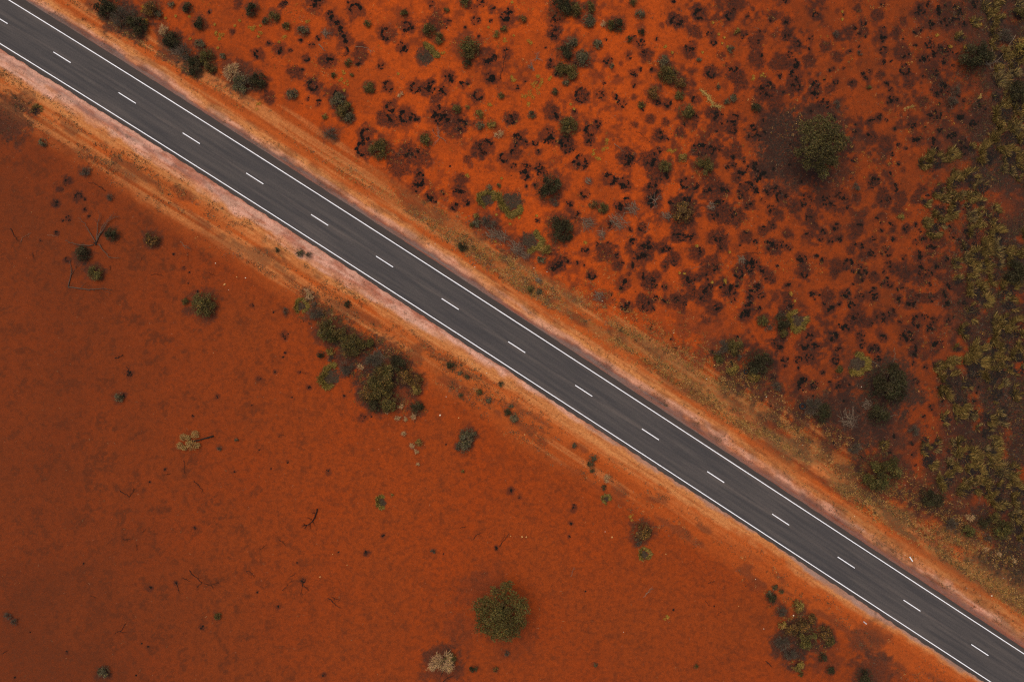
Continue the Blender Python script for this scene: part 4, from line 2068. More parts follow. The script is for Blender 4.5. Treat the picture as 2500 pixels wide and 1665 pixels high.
# the dense stand along the right hand edge
POLY = [(2250, 500), (2300, 400), (2360, 370), (2420, 320), (2500, 270), (2560, 270), (2560, 1330), (2500, 1330), (2440, 1230), (2360, 1190), (2230, 1110),
        (2290, 1010), (2300, 900), (2340, 850), (2375, 770), (2360, 620), (2300, 570)]
POLY2 = [(2390, -20), (2560, -20), (2560, 270), (2430, 260), (2420, 130)]
def in_poly(px, py, poly):
    c = False
    for i in range(len(poly)):
        (x1, y1), (x2, y2) = poly[i], poly[i - 1]
        if (y1 > py) != (y2 > py) and px < (x2 - x1) * (py - y1) / (y2 - y1) + x1: c = not c
    return c
filled = 0
for k in range(9000):
    px, py = random.uniform(2220, 2540), random.uniform(-10, 1330)
    if not (in_poly(px, py, POLY) or (in_poly(px, py, POLY2) and random.random() < .5)): continue
    p = P(px, py); r = random.uniform(.38, .85)
    if random.random() < .22: r = random.uniform(.85, 1.25)
    if fbm(np.array([p[0] * .22]), np.array([p[1] * .22]), 91, 3)[0] < .43: continue
    if any(math.dist(p, q) < .66 * (r + s) for q, s in spots): continue
    spots.append((p, r))
    it = dict(p=p, r=r, a=['c', str(random.choice([0, 30, 60, -30, 90]))] if r > .5 and random.random() < .6 else [], key=None)
    o = spinifex(it, shade(YG if random.random() < .6 else (.125, .088, .040), .5, 1.25))
    noun = ("large " if r > 1.2 else "small " if r < .55 else "") + ("curved" if it['a'] else "tufted") + " spinifex clump"
    name_it(o, it, noun, "grass clump", "spinifex clumps")
    filled += 1
    if filled > 225: break

# yellow tufts picked out one by one
for it in by('Y'):
    mb = MB(); r = it['r']
    n = int(50 + 160 * r)
    nb = 1 if r < .25 else 3
    ctr = rng.normal(0, r * .5, (nb, 2))
    pk = rng.integers(0, nb, n)
    a = rng.uniform(0, 6.28, n); q = r * .5 * rng.random(n)
    base = np.stack([ctr[pk, 0] + q * np.cos(a), ctr[pk, 1] + q * np.sin(a), np.full(n, -.02)], 1)
    blades(mb, base, np.stack([np.cos(a) * .7, np.sin(a) * .7, np.full(n, .8)], 1), rng.uniform(.14, .3, n), .05, jitter((.36, .21, .035), n, .35), .2)
    x, y = it['p']
    name_it(obj("grass_tuft", mb.mesh("grass_tuft", M['leaf']), None, (x, y, gz(x, y))), it, "yellow grass tuft", "grass tuft", "yellow grass tufts")

# ------------------------------------------------------------------ burnt tussocks
def burnt_xy(r, shape, ang, n):
    """positions of charred crowns for one patch"""
    m = n * 5
    a = rng.uniform(0, 6.283, m); q = r * np.sqrt(rng.random(m)) * 1.12
    x = q * np.cos(a); y = q * np.sin(a)
    off = rng.uniform(0, 900)
    nz = fbm(x * 2.0 / max(r, .5) + off, y * 2.0 / max(r, .5), 101, 3)
    nz2 = fbm(x * 3.2 + off, y * 3.2, 107, 2)
    v = (1.02 - (q / r) ** 2) * .5 + (nz - .5) * 1.5 + (nz2 - .5) * .9
    g = -math.radians(ang)
    if shape == 'c':
        dd = np.abs((a - g + math.pi) % (2 * math.pi) - math.pi)
        ringv = 1 - np.abs(q / r - .68) / .40
        v = ringv * .8 - .22 + (nz - .5) * 1.3 + (nz2 - .5) * .8 - sstep(1.1, .5, dd) * 1.2
    elif shape == 'e':
        u = x * math.cos(g) + y * math.sin(g); w_ = -x * math.sin(g) + y * math.cos(g)
        v = .42 - (w_ / (r * .50)) ** 2 * .5 - (u / (r * 1.1)) ** 4 * .4 + (nz - .5) * 1.0 + (nz2 - .5) * .8
    elif shape == 's':
        v = (nz - .5) * 2.2 + (nz2 - .5) * 1.8 - .10 - (q / r) ** 4 * .3
    k = np.argsort(-v + rng.uniform(0, .25, m))
    k = k[v[k] > 0][:n]
    if len(k) < 4: k = np.argsort(-v)[:6]
    return np.stack([x[k], y[k]], 1)
def burnt_mesh(mb, r, shape, ang, z0=0.0, off=(0, 0), thin=1.0):
    dens = dict(o=270, c=240, e=240, s=130)[shape] * thin
    n = int(dens * r * r * (.72 if shape in 'ce' else 1)) + 9
    xy = burnt_xy(r, shape, ang, n) + np.array(off)
    n = len(xy)
    flakes(mb, xy, rng.uniform(.05, .15, n), rng.uniform(.04, .11, n), jitter((.012, .0095, .0088), n, .5), z0)
    k = n // 2
    b = np.concatenate([xy[:k] + rng.normal(0, .05, (k, 2)), np.full((k, 1), z0)], 1)
    blades(mb, b, rng.normal(0, .6, (k, 3)) + [0, 0, .9], rng.uniform(.1, .26, k), .035, jitter((.014, .011, .010), k, .5), .1)
BS = sorted(by('B'), key=lambda i: -i['r'])
WORDB = dict(o="solid", c="C-shaped", e="long", s="broken")
rest = MB()
for n_, it in enumerate(BS):
    shape = it['a'][0]; ang = float(it['a'][1]) if len(it['a']) > 1 else random.uniform(0, 360)
    x, y = it['p']; z = gz(x, y)
    if n_ < 298 or it['key']:
        mb = MB(); burnt_mesh(mb, it['r'], shape, ang, thin=.5 if it.get('low') else 1)
        o = obj("burnt_tussock", mb.mesh("burnt_tussock", M['char']), None, (x, y, z))
        size = "large" if it['r'] > .98 else "small" if it['r'] < .55 else "medium"
        name_it(o, it, "%s %s black burnt tussock" % (size, WORDB[shape]), "burnt tussock", "burnt tussocks")
    else:
        burnt_mesh(rest, it['r'], shape, ang, z, (x, y), .5 if it.get('low') else 1)
for it in by('N'):
    r = it['r']; n = int(60 * r * r) + 8
    a = rng.uniform(0, 6.28, n); q = r * np.sqrt(rng.random(n)) * 1.1
    xy = np.stack([it['p'][0] + q * np.cos(a), it['p'][1] + q * np.sin(a)], 1)
    zz = gz(*it['p'])
    flakes(rest, xy, rng.uniform(.03, .07, n), .05, jitter((.016, .011, .010), n, .5), zz)
    b = np.concatenate([xy, np.full((n, 1), zz)], 1)
    blades(rest, b, rng.normal(0, .7, (n, 3)) + [0, 0, .7], .16, .03, jitter((.03, .017, .013), n, .5), .1)
for x, y, r in XTRA:
    if random.random() < .55: burnt_mesh(rest, r * .8, random.choice('sse'), random.uniform(0, 360), gz(x, y), (x, y))
tag(obj("burnt_stubble", rest.mesh("burnt_stubble", M['char'])), "small charred stubble and thin burnt growth between the tussocks", None, None, "stuff")

# ------------------------------------------------------------------ dead wood
WC = dict(g=(.20, .142, .105), p=(.30, .22, .17), b=(.022, .017, .015), y=(.36, .235, .075))
WW = dict(g="grey", p="pale", b="blackened", y="yellow")
def wavy(pts, z0=.06, z1=.06, sub=4, wob=.06):
    pts = np.asarray(pts, float); out = []
    for i in range(len(pts) - 1):
        for k in range(sub):
            t = k / sub; q = pts[i] * (1 - t) + pts[i + 1] * t
            out.append([q[0] + random.gauss(0, wob), q[1] + random.gauss(0, wob), 0])
    out.append([pts[-1][0], pts[-1][1], 0])
    for i, q in enumerate(out): q[2] = z0 + (z1 - z0) * i / (len(out) - 1) + random.uniform(0, .04)
    return out
def twigs(mb, path, n, L, rad, col, spread=.7):
    for k in range(n):
        i = random.randint(max(1, len(path) // 3), len(path) - 1)
        a = np.array(path[i]); d = np.array(path[i]) - np.array(path[i - 1])
        th = math.atan2(d[1], d[0]) + random.choice((-1, 1)) * random.uniform(.3, spread + .3)
        l = L * random.uniform(.4, 1.1)
        e = a + [l * math.cos(th), l * math.sin(th), random.uniform(-.02, .12)]
        m = (a + e) / 2 + [random.gauss(0, .06), random.gauss(0, .06), .03]
        tube(mb, [a, m, e], rad, rad * .3, col, 4)
for it in by('D'):  # the thick dark one on the straw-coloured bush shapes its trunk's shadow as wood
    c0 = it['pts'][0]; x0, y0 = it['p']; z = gz(x0, y0)
    loc = [(a - x0, b - y0) for a, b in it['pts']]
    mb = MB(); th = it['th'] * .55
    col = WC[it['c']]
    path = wavy(loc, .05 + th * .3, .05 + th * .3)
    tube(mb, path, th, th * .45, col, 6)
    if it['c'] == 'y':
        for q in path:
            k = 26 if it['th'] > .15 else 9
            b = np.array(q) + rng.normal(0, it['th'] * .8, (k, 3)) * [1, 1, .15]
            blades(mb, b, rng.normal(0, 1, (k, 3)) + [0, 0, .6], .25, .05, jitter(col, k, .35), .2)
    else:
        twigs(mb, path, 3 + int(it['r'] * 2), .25 + it['r'] * .35, max(.014, th * .35), col)
    o = obj("dead_branch", mb.mesh("dead_branch", M['wood']), None, (x0, y0, z))
    name_it(o, it, "%s fallen branch" % WW[it['c']], "dead branch", "fallen branches")
def heap(it):
    r = it['r']; mb = MB(); n = int(16 + 16 * r)
    for k in range(n):
        a = random.uniform(0, 6.28); q = r * .6 * math.sqrt(random.random())
        th = random.gauss(.6, .7); l = r * random.uniform(.3, .75)
        c = np.array([q * math.cos(a), q * math.sin(a), random.uniform(.03, .25)])
        d = np.array([math.cos(th), -math.sin(th), random.uniform(-.12, .12)]) * l
        g = random.uniform(.6, 1.25)
        tube(mb, [c - d, c + [random.gauss(0, .08), random.gauss(0, .08), .05], c + d], random.uniform(.015, .035), .01, tuple(v * g for v in (.215, .155, .118)), 4)
    return mb
for it in by('K'):
    x, y = it['p']
    o = obj("stick_heap", heap(it).mesh("stick_heap", M['wood']), None, (x, y, gz(x, y)))
    name_it(o, it, "heap of dry grey sticks", "stick heap", "heaps of dry sticks")
def bare_bush(mb, arms, rad, col, lift):
    for pts, tw in arms:
        path = wavy(pts, .05, lift, 3, .05)
        tube(mb, path, rad, rad * .35, col, 5)
        twigs(mb, path, tw, .9 if rad > .05 else .45, rad * .4, col, .5)
for it in by('X'):
    x, y = it['p']; r = it['r']; mb = MB()
    arms = []
    for k in range(9):
        a = random.uniform(0, 6.28); q = r * random.uniform(.55, 1.1)
        arms.append(([(0, 0), (q * .5 * math.cos(a + .2), q * .5 * math.sin(a + .2)), (q * math.cos(a), q * math.sin(a))], 3))
    bare_bush(mb, arms, .028, (.23, .175, .14), .5)
    o = obj("bare_bush", mb.mesh("bare_bush", M['wood']), None, (x, y, gz(x, y)))
    name_it(o, it, "leafless grey bush", "dead bush", "leafless bushes")

def TP(ox, oy): return lambda a, b: P(ox + a / TS, oy + b / TS)
# the bare dead bush at the left and the angular fallen branch below it
q = TP(0, 416)
o0 = q(880, 670); rel = lambda L: [(q(*p)[0] - o0[0], q(*p)[1] - o0[1]) for p in L]
mb = MB()
G1 = (.115, .074, .056)
for L, tw in [([(890, 660), (905, 600), (960, 500), (1050, 410)], 14), ([(890, 650), (900, 520), (925, 420)], 10), ([(895, 640), (940, 560), (1000, 470), (1075, 430)], 12),
              ([(880, 660), (820, 560), (790, 490), (730, 440)], 5), ([(860, 685), (740, 690), (680, 675), (610, 650)], 7), ([(905, 680), (930, 710), (1000, 795), (1030, 805), (1100, 810)], 6)]:
    path = wavy(rel(L), .06, .35, 3, .05)
    tube(mb, path, .075, .025, G1, 6); twigs(mb, path, tw, .95, .022, G1, .35)
for k in range(5):
    a = random.uniform(0, 6.28)
    tube(mb, [(0, 0, 0), (.35 * math.cos(a), .35 * math.sin(a), .16)], .10, .05, (.03, .022, .02), 6)
tag(obj("dead_bush", mb.mesh("dead_bush", M['wood']), None, (*o0, gz(*o0))), "bare dead bush with pale branches splayed flat on the left field", "dead bush")
landmark('deadbush', "the splayed bare dead bush", o0)
o0 = q(625, 1075); mb = MB()
for L, tw, r in [([(625, 1075), (655, 960), (662, 900), (645, 840)], 6, .08), ([(655, 960), (690, 915), (700, 880)], 3, .04),
                 ([(625, 1075), (740, 1085), (820, 1098), (860, 1095), (940, 1090), (1025, 1100)], 9, .09), ([(940, 1092), (980, 1115), (1025, 1135)], 3, .03), ([(745, 1085), (790, 1030)], 2, .03)]:
    path = wavy(rel(L), .06, .12, 3, .04)
    tube(mb, path, r, r * .35, (.10, .066, .052), 6); twigs(mb, path, tw, .6, .02, G1, .5)
tag(obj("dead_branch", mb.mesh("dead_branch", M['wood']), None, (*o0, gz(*o0))), "long grey fallen branch bent in an L below the splayed bare dead bush", "dead branch", "fallen branches")
# the fallen sapling with tan foliage
q = TP(0, 832); o0 = q(1950, 880); root = empty("fallen_sapling", (*o0, gz(*o0)))
mb = MB(); path = wavy(rel([(1950, 880), (1885, 897), (1820, 915), (1740, 930)]), .10, .14, 4, .02)
tube(mb, path, .13, .05, (.02, .016, .014), 7); twigs(mb, path, 8, .6, .03, (.03, .024, .02), .8)
tube(mb, [(0, 0, .1), (.2, .08, .12), (.28, -.05, .1)], .16, .07, (.02, .016, .014), 6)
obj("trunk", mb.mesh("trunk", M['wood']), root)
cr = MB()
for a, b, r in [(1690, 885, 34), (1800, 860, 42), (1735, 890, 30), (1770, 960, 52), (1660, 965, 36), (1700, 985, 26), (1820, 960, 30), (1745, 945, 34)]:
    c = rel([(a, b)])[0]; r = r / TS / PXM; n = int(330 * r + 60)
    d = unit(rng.normal(0, 1, (n, 3)) + [0, 0, .4]) * (r * rng.uniform(.5, 1.05, n))[:, None] * [1, 1, .7]
    leaves(cr, d + [c[0], c[1], .3], .075, jitter((.33, .20, .075), n, .35))
obj("crown", cr.mesh("crown", M['leaf']), root)
tag(root, "fallen sapling with tan leaf clumps and black trunk on the left field", "fallen tree"); landmark('sapling', "the fallen sapling", q(1800, 910))
# the burnt forked branch on the lower field
q = TP(500, 1248); o0 = q(1030, -20); mb = MB(); BK = (.010, .009, .009)
path = wavy(rel([(1035, -25), (1030, 5), (1015, 50), (985, 100), (945, 125), (910, 130)]), .10, .10, 3, .02)
tube(mb, path, .10, .035, BK, 6); twigs(mb, path, 12, .55, .025, BK, .9)
for L in ([(985, 75), (945, 55)], [(990, 90), (1010, 130)], [(970, 115), (975, 165)], [(940, 125), (915, 160)], [(1015, 20), (985, 10)]):
    path = wavy(rel(L), .1, .1, 3, .02); tube(mb, path, .04, .014, BK, 5); twigs(mb, path, 4, .3, .014, BK, .8)
tag(obj("dead_branch", mb.mesh("dead_branch", M['wood']), None, (*o0, gz(*o0))), "black burnt branch with forked twigs in the middle of the lower field", "dead branch", "fallen branches")
landmark('blackbranch', "the black forked branch", o0)

# ------------------------------------------------------------------ tyres, posts, stones
def lathe(mb, prof, col, n=40):
    k = len(prof); V = []
    for i in range(n):
        a = 2 * math.pi * i / n
        for r, z in prof: V.append((r * math.cos(a), r * math.sin(a), z))
    T = []
    for i in range(n):
        for j in range(k):
            a = i * k + j; b = i * k + (j + 1) % k; c = ((i + 1) % n) * k + (j + 1) % k; d = ((i + 1) % n) * k + j
            T += [[a, d, c], [a, c, b]]
    mb.add(V, T, col)
for n_, it in enumerate(by('TY')):
    R = it['r'] * .95; w = .24 if n_ == 0 else .30
    root = empty("tyre", (*it['p'], gz(*it['p'])))
    mb = MB()
    lathe(mb, [(R * .52, .03), (R * .60, .0), (R * .90, .0), (R * .985, .04), (R, w * .5), (R * .985, w - .04), (R * .90, w), (R * .60, w), (R * .52, w - .03), (R * .55, w - .05), (R * .90, w - .06), (R * .93, w * .5), (R * .90, .06), (R * .55, .05)], (.02, .02, .02), 48)
    obj("sidewall", mb.mesh("sidewall", M['rubber'], True), root)
    tb = MB()
    for k in range(36):
        a = 2 * math.pi * k / 36
        for zz in (.05, w * .5 + .01):
            u = np.array([math.cos(a), math.sin(a), 0]); t = np.array([-math.sin(a), math.cos(a), 0])
            c = u * R; hw = R * .055; hh = (w * .5 - .06)
            V = [c - t * hw - u * .02 + [0, 0, zz], c + t * hw - u * .02 + [0, 0, zz], c + t * hw - u * .02 + [0, 0, zz + hh], c - t * hw - u * .02 + [0, 0, zz + hh],
                 c - t * hw + u * .014 + [0, 0, zz], c + t * hw + u * .014 + [0, 0, zz], c + t * hw + u * .014 + [0, 0, zz + hh], c - t * hw + u * .014 + [0, 0, zz + hh]]
            tb.add(V, [[4, 5, 6], [4, 6, 7], [0, 4, 7], [0, 7, 3], [1, 2, 6], [1, 6, 5], [3, 7, 6], [3, 6, 2], [0, 1, 5], [0, 5, 4]], (.02, .02, .02))
    obj("tread", tb.mesh("tread", M['rubber']), root)
    tag(root, ("smaller black tyre lying flat at the foot of a dark olive shrub", "larger black tyre lying flat, sand in its hole, beside a grey dead shrub")[n_], "tyre", "discarded tyres")
    landmark('tyre%d' % n_, ("the smaller tyre", "the larger tyre")[n_], it['p'])
def post_mesh(name, L, flat=False):
    """flexible roadside post: shallow channel section with a chamfered head"""
    mb = MB(); w, t = .075, .022
    sec = [(-w, 0), (-w * .55, t), (w * .55, t), (w, 0), (w, -.006), (w * .5, t - .008), (-w * .5, t - .008), (-w, -.006)]
    V = [(x, y, -.05) for x, y in sec] + [(x, y, L - .06) for x, y in sec] + [(x * .45, y, L) for x, y in sec]
    T = []
    for l in range(2):
        for j in range(8):
            a = l * 8 + j; b = l * 8 + (j + 1) % 8
            T += [[a, b, b + 8], [a, b + 8, a + 8]]
    T += [[16, 16 + j, 17 + j] for j in range(1, 7)]
    V = [(y, x, z) for x, y, z in V] if flat else V
    mb.add(V, T, (.8, .8, .8))
    return mb.mesh(name, M['white'])
it = by('PS')[0]; x, y = it['p']
o = obj("guide_post", post_mesh("guide_post", 1.05), None, (x, y, gz(x, y)), math.radians(51))
tag(o, "slim white guide post standing below the road at the lower right", "guide post"); landmark('post', "the standing white guide post", (x, y))
it = by('PF')[0]; (x, y), (x2, y2) = it['pts']
o = obj("guide_post", post_mesh("guide_post", math.dist((x, y), (x2, y2)) + .06, True), None, (x, y, gz(x, y) + .06))
o.rotation_euler = (0, math.radians(88), math.atan2(y2 - y, x2 - x))
o.rotation_mode = 'XYZ'
tag(o, "white guide post lying flat on the verge above the road", "guide post"); landmark('post2', "the fallen white post", (x, y))
for it in by('W'):
    mb = MB(); r = it['r'] * .8
    ph = [(0, 0)]
    V = []; n = 8
    for l, (zz, rr) in enumerate(((-.3, .9), (.25, 1.0), (.65, .62))):
        for k in range(n):
            a = 2 * math.pi * k / n + l * .3; q = r * rr * random.uniform(.75, 1.2)
            V.append((q * math.cos(a), q * math.sin(a), zz * r * random.uniform(.85, 1.15)))
    V.append((0, 0, .75 * r)); T = []
    for l in range(2):
        for k in range(n):
            a = l * n + k; b = l * n + (k + 1) % n; T += [[a, b, b + n], [a, b + n, a + n]]
    T += [[2 * n + k, 2 * n + (k + 1) % n, 3 * n] for k in range(n)]
    c = (.72, .60, .50) if it['a'][0] == 'w' else (.55, .27, .10)
    mb.add(V, T, c)
    x, y = it['p']
    o = obj("stone", mb.mesh("stone", M['stone']), None, (x, y, gz(x, y)))
    name_it(o, it, "white stone" if it['a'][0] == 'w' else "tan stone", "stone", "loose stones")

# ------------------------------------------------------------------ uncountable cover
def scatter(n, dens):
    """points in the field of view with acceptance dens(px, py, s, d)"""
    px = rng.uniform(-40, 2540, n); py = rng.uniform(-40, 1710, n)
    x, y = P(px, py); s, d = road_sd(x, y)
    k = rng.random(n) < dens(px, py, s, d, x, y)
    return px[k], py[k], s[k], d[k], x[k], y[k]
def tufts(mb, x, y, col_list, nb, L, w, spread):
    n = len(x); z = ground_z(x, y)
    pick = rng.integers(0, len(col_list), n)
    c = np.array(col_list)[pick] * rng.uniform(.6, 1.35, (n, 1))
    X_ = np.repeat(x, nb); Y_ = np.repeat(y, nb); Z_ = np.repeat(z, nb); m = n * nb
    sp = np.repeat(rng.uniform(.5, 1.5, n), nb) * spread
    a = rng.uniform(0, 6.28, m); q = sp * np.sqrt(rng.random(m))
    base = np.stack([X_ + q * np.cos(a), Y_ + q * np.sin(a), Z_ - .02], 1)
    d = np.stack([np.cos(a) * .7, np.sin(a) * .7, np.full(m, .7)], 1) + rng.normal(0, .35, (m, 3))
    d[:, 2] = np.abs(d[:, 2])
    blades(mb, base, d, L * rng.uniform(.6, 1.3, m), w, np.repeat(c, nb, 0) * rng.uniform(.75, 1.25, (m, 1)), .2)

OL, DK, YE, TN, GY = (.085, .066, .032), (.042, .035, .022), (.28, .165, .042), (.42, .235, .085), (.13, .098, .072)
g = MB()
def d_ne(px, py, s, d, x, y):
    heavy = sstep(6.9, 8.2, d) * sstep(13.0, 9.5, d) * sstep(950, 1150, px) * sstep(1650, 1450, px)
    mixed = sstep(7.6, 9.0, d) * sstep(19, 10, d) * sstep(1400, 1600, px)
    thin = sstep(7.2, 8.2, d) * sstep(11, 8.5, d) * .28
    return (heavy * .8 + mixed * .7 + thin) * (.08 + .92 * sstep(.44, .60, fbm(s * .14, d * 1.0, 131, 4)))
px, py, s, d, x, y = scatter(420000, d_ne)
k = px < 1500
px2, py2, s2, d2, x2, y2 = scatter(40000, lambda px, py, s, d, x, y: d_ne(px, py, s, d, x, y) * sstep(.5, .62, fbm(s * .3, d * .9, 133, 4)))
tufts(g, x2, y2, [(.07, .058, .034), (.045, .038, .024), (.16, .11, .05)], 14, .22, .06, .26)
tufts(g, x[k], y[k], [YE, TN, YE, OL, GY, TN], 6, .30, .05, .15)
tufts(g, x[~k], y[~k], [YE, OL, DK, TN, YE, TN, (.30, .15, .04)], 6, .26, .05, .15)
px, py, s, d, x, y = scatter(240000, lambda px, py, s, d, x, y: sstep(4.3, 4.9, d) * sstep(7.2, 6.2, d) * sstep(.46, .66, fbm(s * .6, d * 1.2, 137, 4)) * (.30 + .55 * sstep(1300, 2000, px)))
tufts(g, x, y, [OL, DK, GY, OL], 6, .18, .05, .12)
px, py, s, d, x, y = scatter(24000, lambda px, py, s, d, x, y: sstep(4.6, 5.4, d) * sstep(9, 8, d) * (.16 + .34 * sstep(1300, 1900, px)) * sstep(.46, .60, fbm(s * .5, d * 1.2, 138, 3)))
tufts(g, x, y, [(.06, .05, .028), (.04, .034, .02)], 12, .16, .05, .16)
px, py, s, d, x, y = scatter(260000, lambda px, py, s, d, x, y: sstep(-13, -10.5, d) * sstep(-5.2, -7.2, d) * sstep(.50, .66, fbm(s * .30, d * .9, 139, 4)) * (.75 - .45 * sstep(1100, 1500, px)))
tufts(g, x, y, [OL, DK, GY, OL, DK, TN], 6, .22, .055, .16)
px, py, s, d, x, y = scatter(60000, lambda px, py, s, d, x, y: sstep(-12.5, -10, d) * sstep(-5.6, -6.8, d) * sstep(.52, .64, fbm(s * .16, d * .7, 140, 4)) * (.55 - .35 * sstep(1100, 1500, px)))
tufts(g, x, y, [(.075, .062, .036), (.05, .042, .026), (.11, .09, .055)], 16, .2, .06, .26)
px, py, s, d, x, y = scatter(160000, lambda px, py, s, d, x, y: sstep(-7, -6, d) * sstep(-4.2, -4.8, d) * sstep(.50, .68, fbm(s * .5, d * 1.2, 149, 4)) * .4)
tufts(g, x, y, [DK, OL, GY], 8, .16, .045, .13)
# loose herbs round the roadside thicket and the lower right cluster
def ell(px, py, cx, cy, rx, ry): return sstep(1.0, .3, np.hypot((px - cx) / rx, (py - cy) / ry))
px, py, s, d, x, y = scatter(300000, lambda px, py, s, d, x, y: (d < -6) * np.clip(.5 * ell(px, py, 1950, 1520, 75, 70) + .3 * ell(px, py, 1900, 1460, 50, 40) + .35 * ell(px, py, 920, 900, 110, 130) + .4 * ell(px, py, 780, 770, 70, 60) + .3 * ell(px, py, 1010, 990, 50, 50) + .25 * ell(px, py, 2010, 1560, 50, 60), 0, 1) * sstep(.44, .58, fbm(x * .9, y * .9, 145, 3)))
tufts(g, x, y, [DK, OL, (.16, .095, .028), DK, (.24, .14, .035)], 11, .24, .06, .22)
# dark low herbs at the left end of the lower verge
px, py, s, d, x, y = scatter(60000, lambda px, py, s, d, x, y: sstep(95, 20, np.hypot(px - 15, (py - 290))) * .9)
tufts(g, x, y, [DK, OL, DK], 7, .2, .04, .13)
tag(obj("verge_grass", g.mesh("verge_grass", M['leaf'])), "dry yellow and olive grass growing along both road verges", None, None, "stuff")

# scrub floor at the right: thin herbs between the spinifex
g = MB()
px, py, s, d, x, y = scatter(200000, lambda px, py, s, d, x, y: sstep(2200, 2400, px) * sstep(9, 12, d) * .7 * sstep(.36, .54, fbm(x * .5, y * .5, 151, 4)))
tufts(g, x, y, [DK, OL, DK, (.15, .10, .03), (.12, .045, .016), GY], 6, .26, .045, .16)
px, py, s, d, x, y = scatter(160000, lambda px, py, s, d, x, y: (sstep(9, 13, d) * sstep(60, 25, np.abs(py - (830 + (px - 1600) * .66) + 40)) * sstep(1550, 1750, px) * .6))
tufts(g, x, y, [DK, OL, YE, (.26, .12, .025)], 6, .2, .04, .12)
px, py, s, d, x, y = scatter(60000, lambda px, py, s, d, x, y: sstep(10, 13, d) * sstep(.52, .70, fbm(x * .28, y * .28, 171, 4)) * .5)
tufts(g, x, y, [(.34, .19, .035), OL, GY, DK, (.34, .19, .035), TN], 6, .18, .06, .13)
tag(obj("ground_cover", g.mesh("ground_cover", M['leaf'])), "low dark herbs covering the ground between the spinifex clumps", None, None, "stuff")

# tiny charred crumbs and twigs over the burnt field and sparsely over the lower field
g = MB()
nearb = np.array([i['p'] for i in BS])
px, py, s, d, x, y = scatter(110000, lambda px, py, s, d, x, y: sstep(9.5, 12, d) * (.05 + .70 * sstep(.48, .64, fbm(x * .8, y * .8, 157, 4))) * (.5 + .5 * sstep(900, 1600, px)))
flakes(g, np.stack([x, y], 1), rng.uniform(.03, .10, len(x)), .05, jitter((.015, .011, .010), len(x), .5), 0)
g.V[-1][:, 2] += np.repeat(ground_z(x, y), 6)
px, py, s, d, x, y = scatter(30000, lambda px, py, s, d, x, y: sstep(-9.5, -13, d) * (.05 + .40 * sstep(.54, .68, fbm(x * .5, y * .5, 163, 4))))
flakes(g, np.stack([x, y], 1), rng.uniform(.02, .05, len(x)), .03, jitter((.05, .02, .012), len(x), .5), 0)
g.V[-1][:, 2] += np.repeat(ground_z(x, y), 6)
px, py, s, d, x, y = scatter(16000, lambda px, py, s, d, x, y: sstep(11, 14, d) * (.1 + .6 * sstep(.5, .65, fbm(x * .4, y * .4, 159, 4))) * sstep(700, 1200, px))
n = len(x)
blades(g, np.stack([x, y, ground_z(x, y) + .02], 1), rng.normal(0, 1, (n, 3)) * [1, 1, .12] + [0, 0, .1], rng.uniform(.2, .6, n), rng.uniform(.02, .04, n), jitter((.03, .022, .019), n, .6), .02)
tag(obj("charred_litter", g.mesh("charred_litter", M['char'])), "tiny charred crumbs strewn over the sand", None, None, "stuff")
g = MB()
px, py, s, d, x, y = scatter(16000, lambda px, py, s, d, x, y: .10 + .75 * sstep(1.0, .35, np.hypot((px - 1900) / 130, (py - 360) / 130)) + .6 * sstep(1.0, .4, np.hypot((px - 1210) / 150, (py - 1490) / 130)) + .3 * (d > 12) * (px > 900))
k = np.abs(d) > 9; x = x[k]; y = y[k]; n = len(x)
b = np.stack([x, y, ground_z(x, y) + .015], 1)
blades(g, b, rng.normal(0, 1, (n, 3)) * [1, 1, .08] + [0, 0, .05], rng.uniform(.12, .45, n), rng.uniform(.015, .035, n), jitter((.26, .16, .09), n, .6), .02)
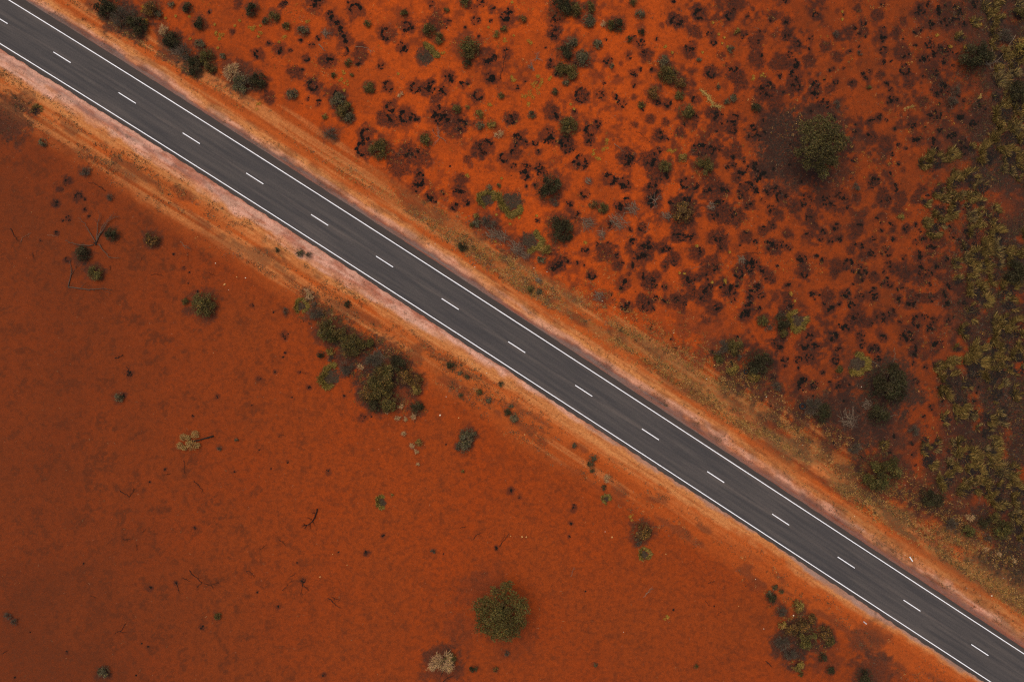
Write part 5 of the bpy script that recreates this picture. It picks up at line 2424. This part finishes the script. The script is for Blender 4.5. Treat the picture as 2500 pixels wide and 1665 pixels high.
tag(obj("straw_litter", g.mesh("straw_litter", M['wood'])), "pale twigs and straw strewn over the sand", None, None, "stuff")
g = MB()
def d_grav(px, py, s, d, x, y):
    a = np.abs(d)
    line = np.exp(-((d + 12.2 + 1.2 * np.sin(s * .05)) / .7) ** 2) * .22 * (px < 1700)
    return sstep(3.9, 4.3, a) * sstep(8, 5, a) * .22 + line + .012 + .03 * sstep(1500, 1700, px) * sstep(14, 8, d) * (d > 0)
px, py, s, d, x, y = scatter(46000, d_grav)
k = (np.abs(d) > 4.05); x, y, d = x[k], y[k], d[k]; n = len(x)
cols = np.where((rng.random(n) < .4)[:, None], jitter((.58, .43, .33), n, .3), jitter((.42, .17, .06), n, .35))
flakes(g, np.stack([x, y], 1), rng.uniform(.02, .055, n), .035, cols, 0)
g.V[-1][:, 2] += np.repeat(ground_z(x, y), 6)
tag(obj("gravel", g.mesh("gravel", M['stone'])), "pale and orange pebbles scattered along the shoulders", None, None, "stuff")

# ------------------------------------------------------------------ write the labels
ORD = ["", "second-", "third-", "fourth-", "fifth-", "sixth-", "seventh-", "eighth-", "ninth-", "tenth-", "eleventh-", "twelfth-", "thirteenth-", "fourteenth-", "fifteenth-", "sixteenth-", "seventeenth-", "eighteenth-", "nineteenth-", "twentieth-"]
DIRW = ["right of", "up-right of", "above", "up-left of", "left of", "down-left of", "below", "down-right of"]
slot = {}
for o, noun, p, cat, group in THINGS:
    best = min(LAND.values(), key=lambda L: math.dist(p, L[1:]))
    dx, dy = p[0] - best[1], p[1] - best[2]
    k = int(round(math.degrees(math.atan2(dy, dx)) / 45)) % 8
    slot.setdefault((noun, best[0], DIRW[k]), []).append((math.hypot(dx, dy), len(slot), o, cat, group))
for (noun, ph, dw), L in slot.items():
    L.sort(key=lambda t: t[0])
    for i, (_, _, o, cat, group) in enumerate(L):
        lab = "%s, %snearest %s %s" % (noun, ORD[min(i, 19)], dw, ph) if len(L) > 1 else "%s %s %s" % (noun, dw, ph)
        tag(o, lab, cat, group)
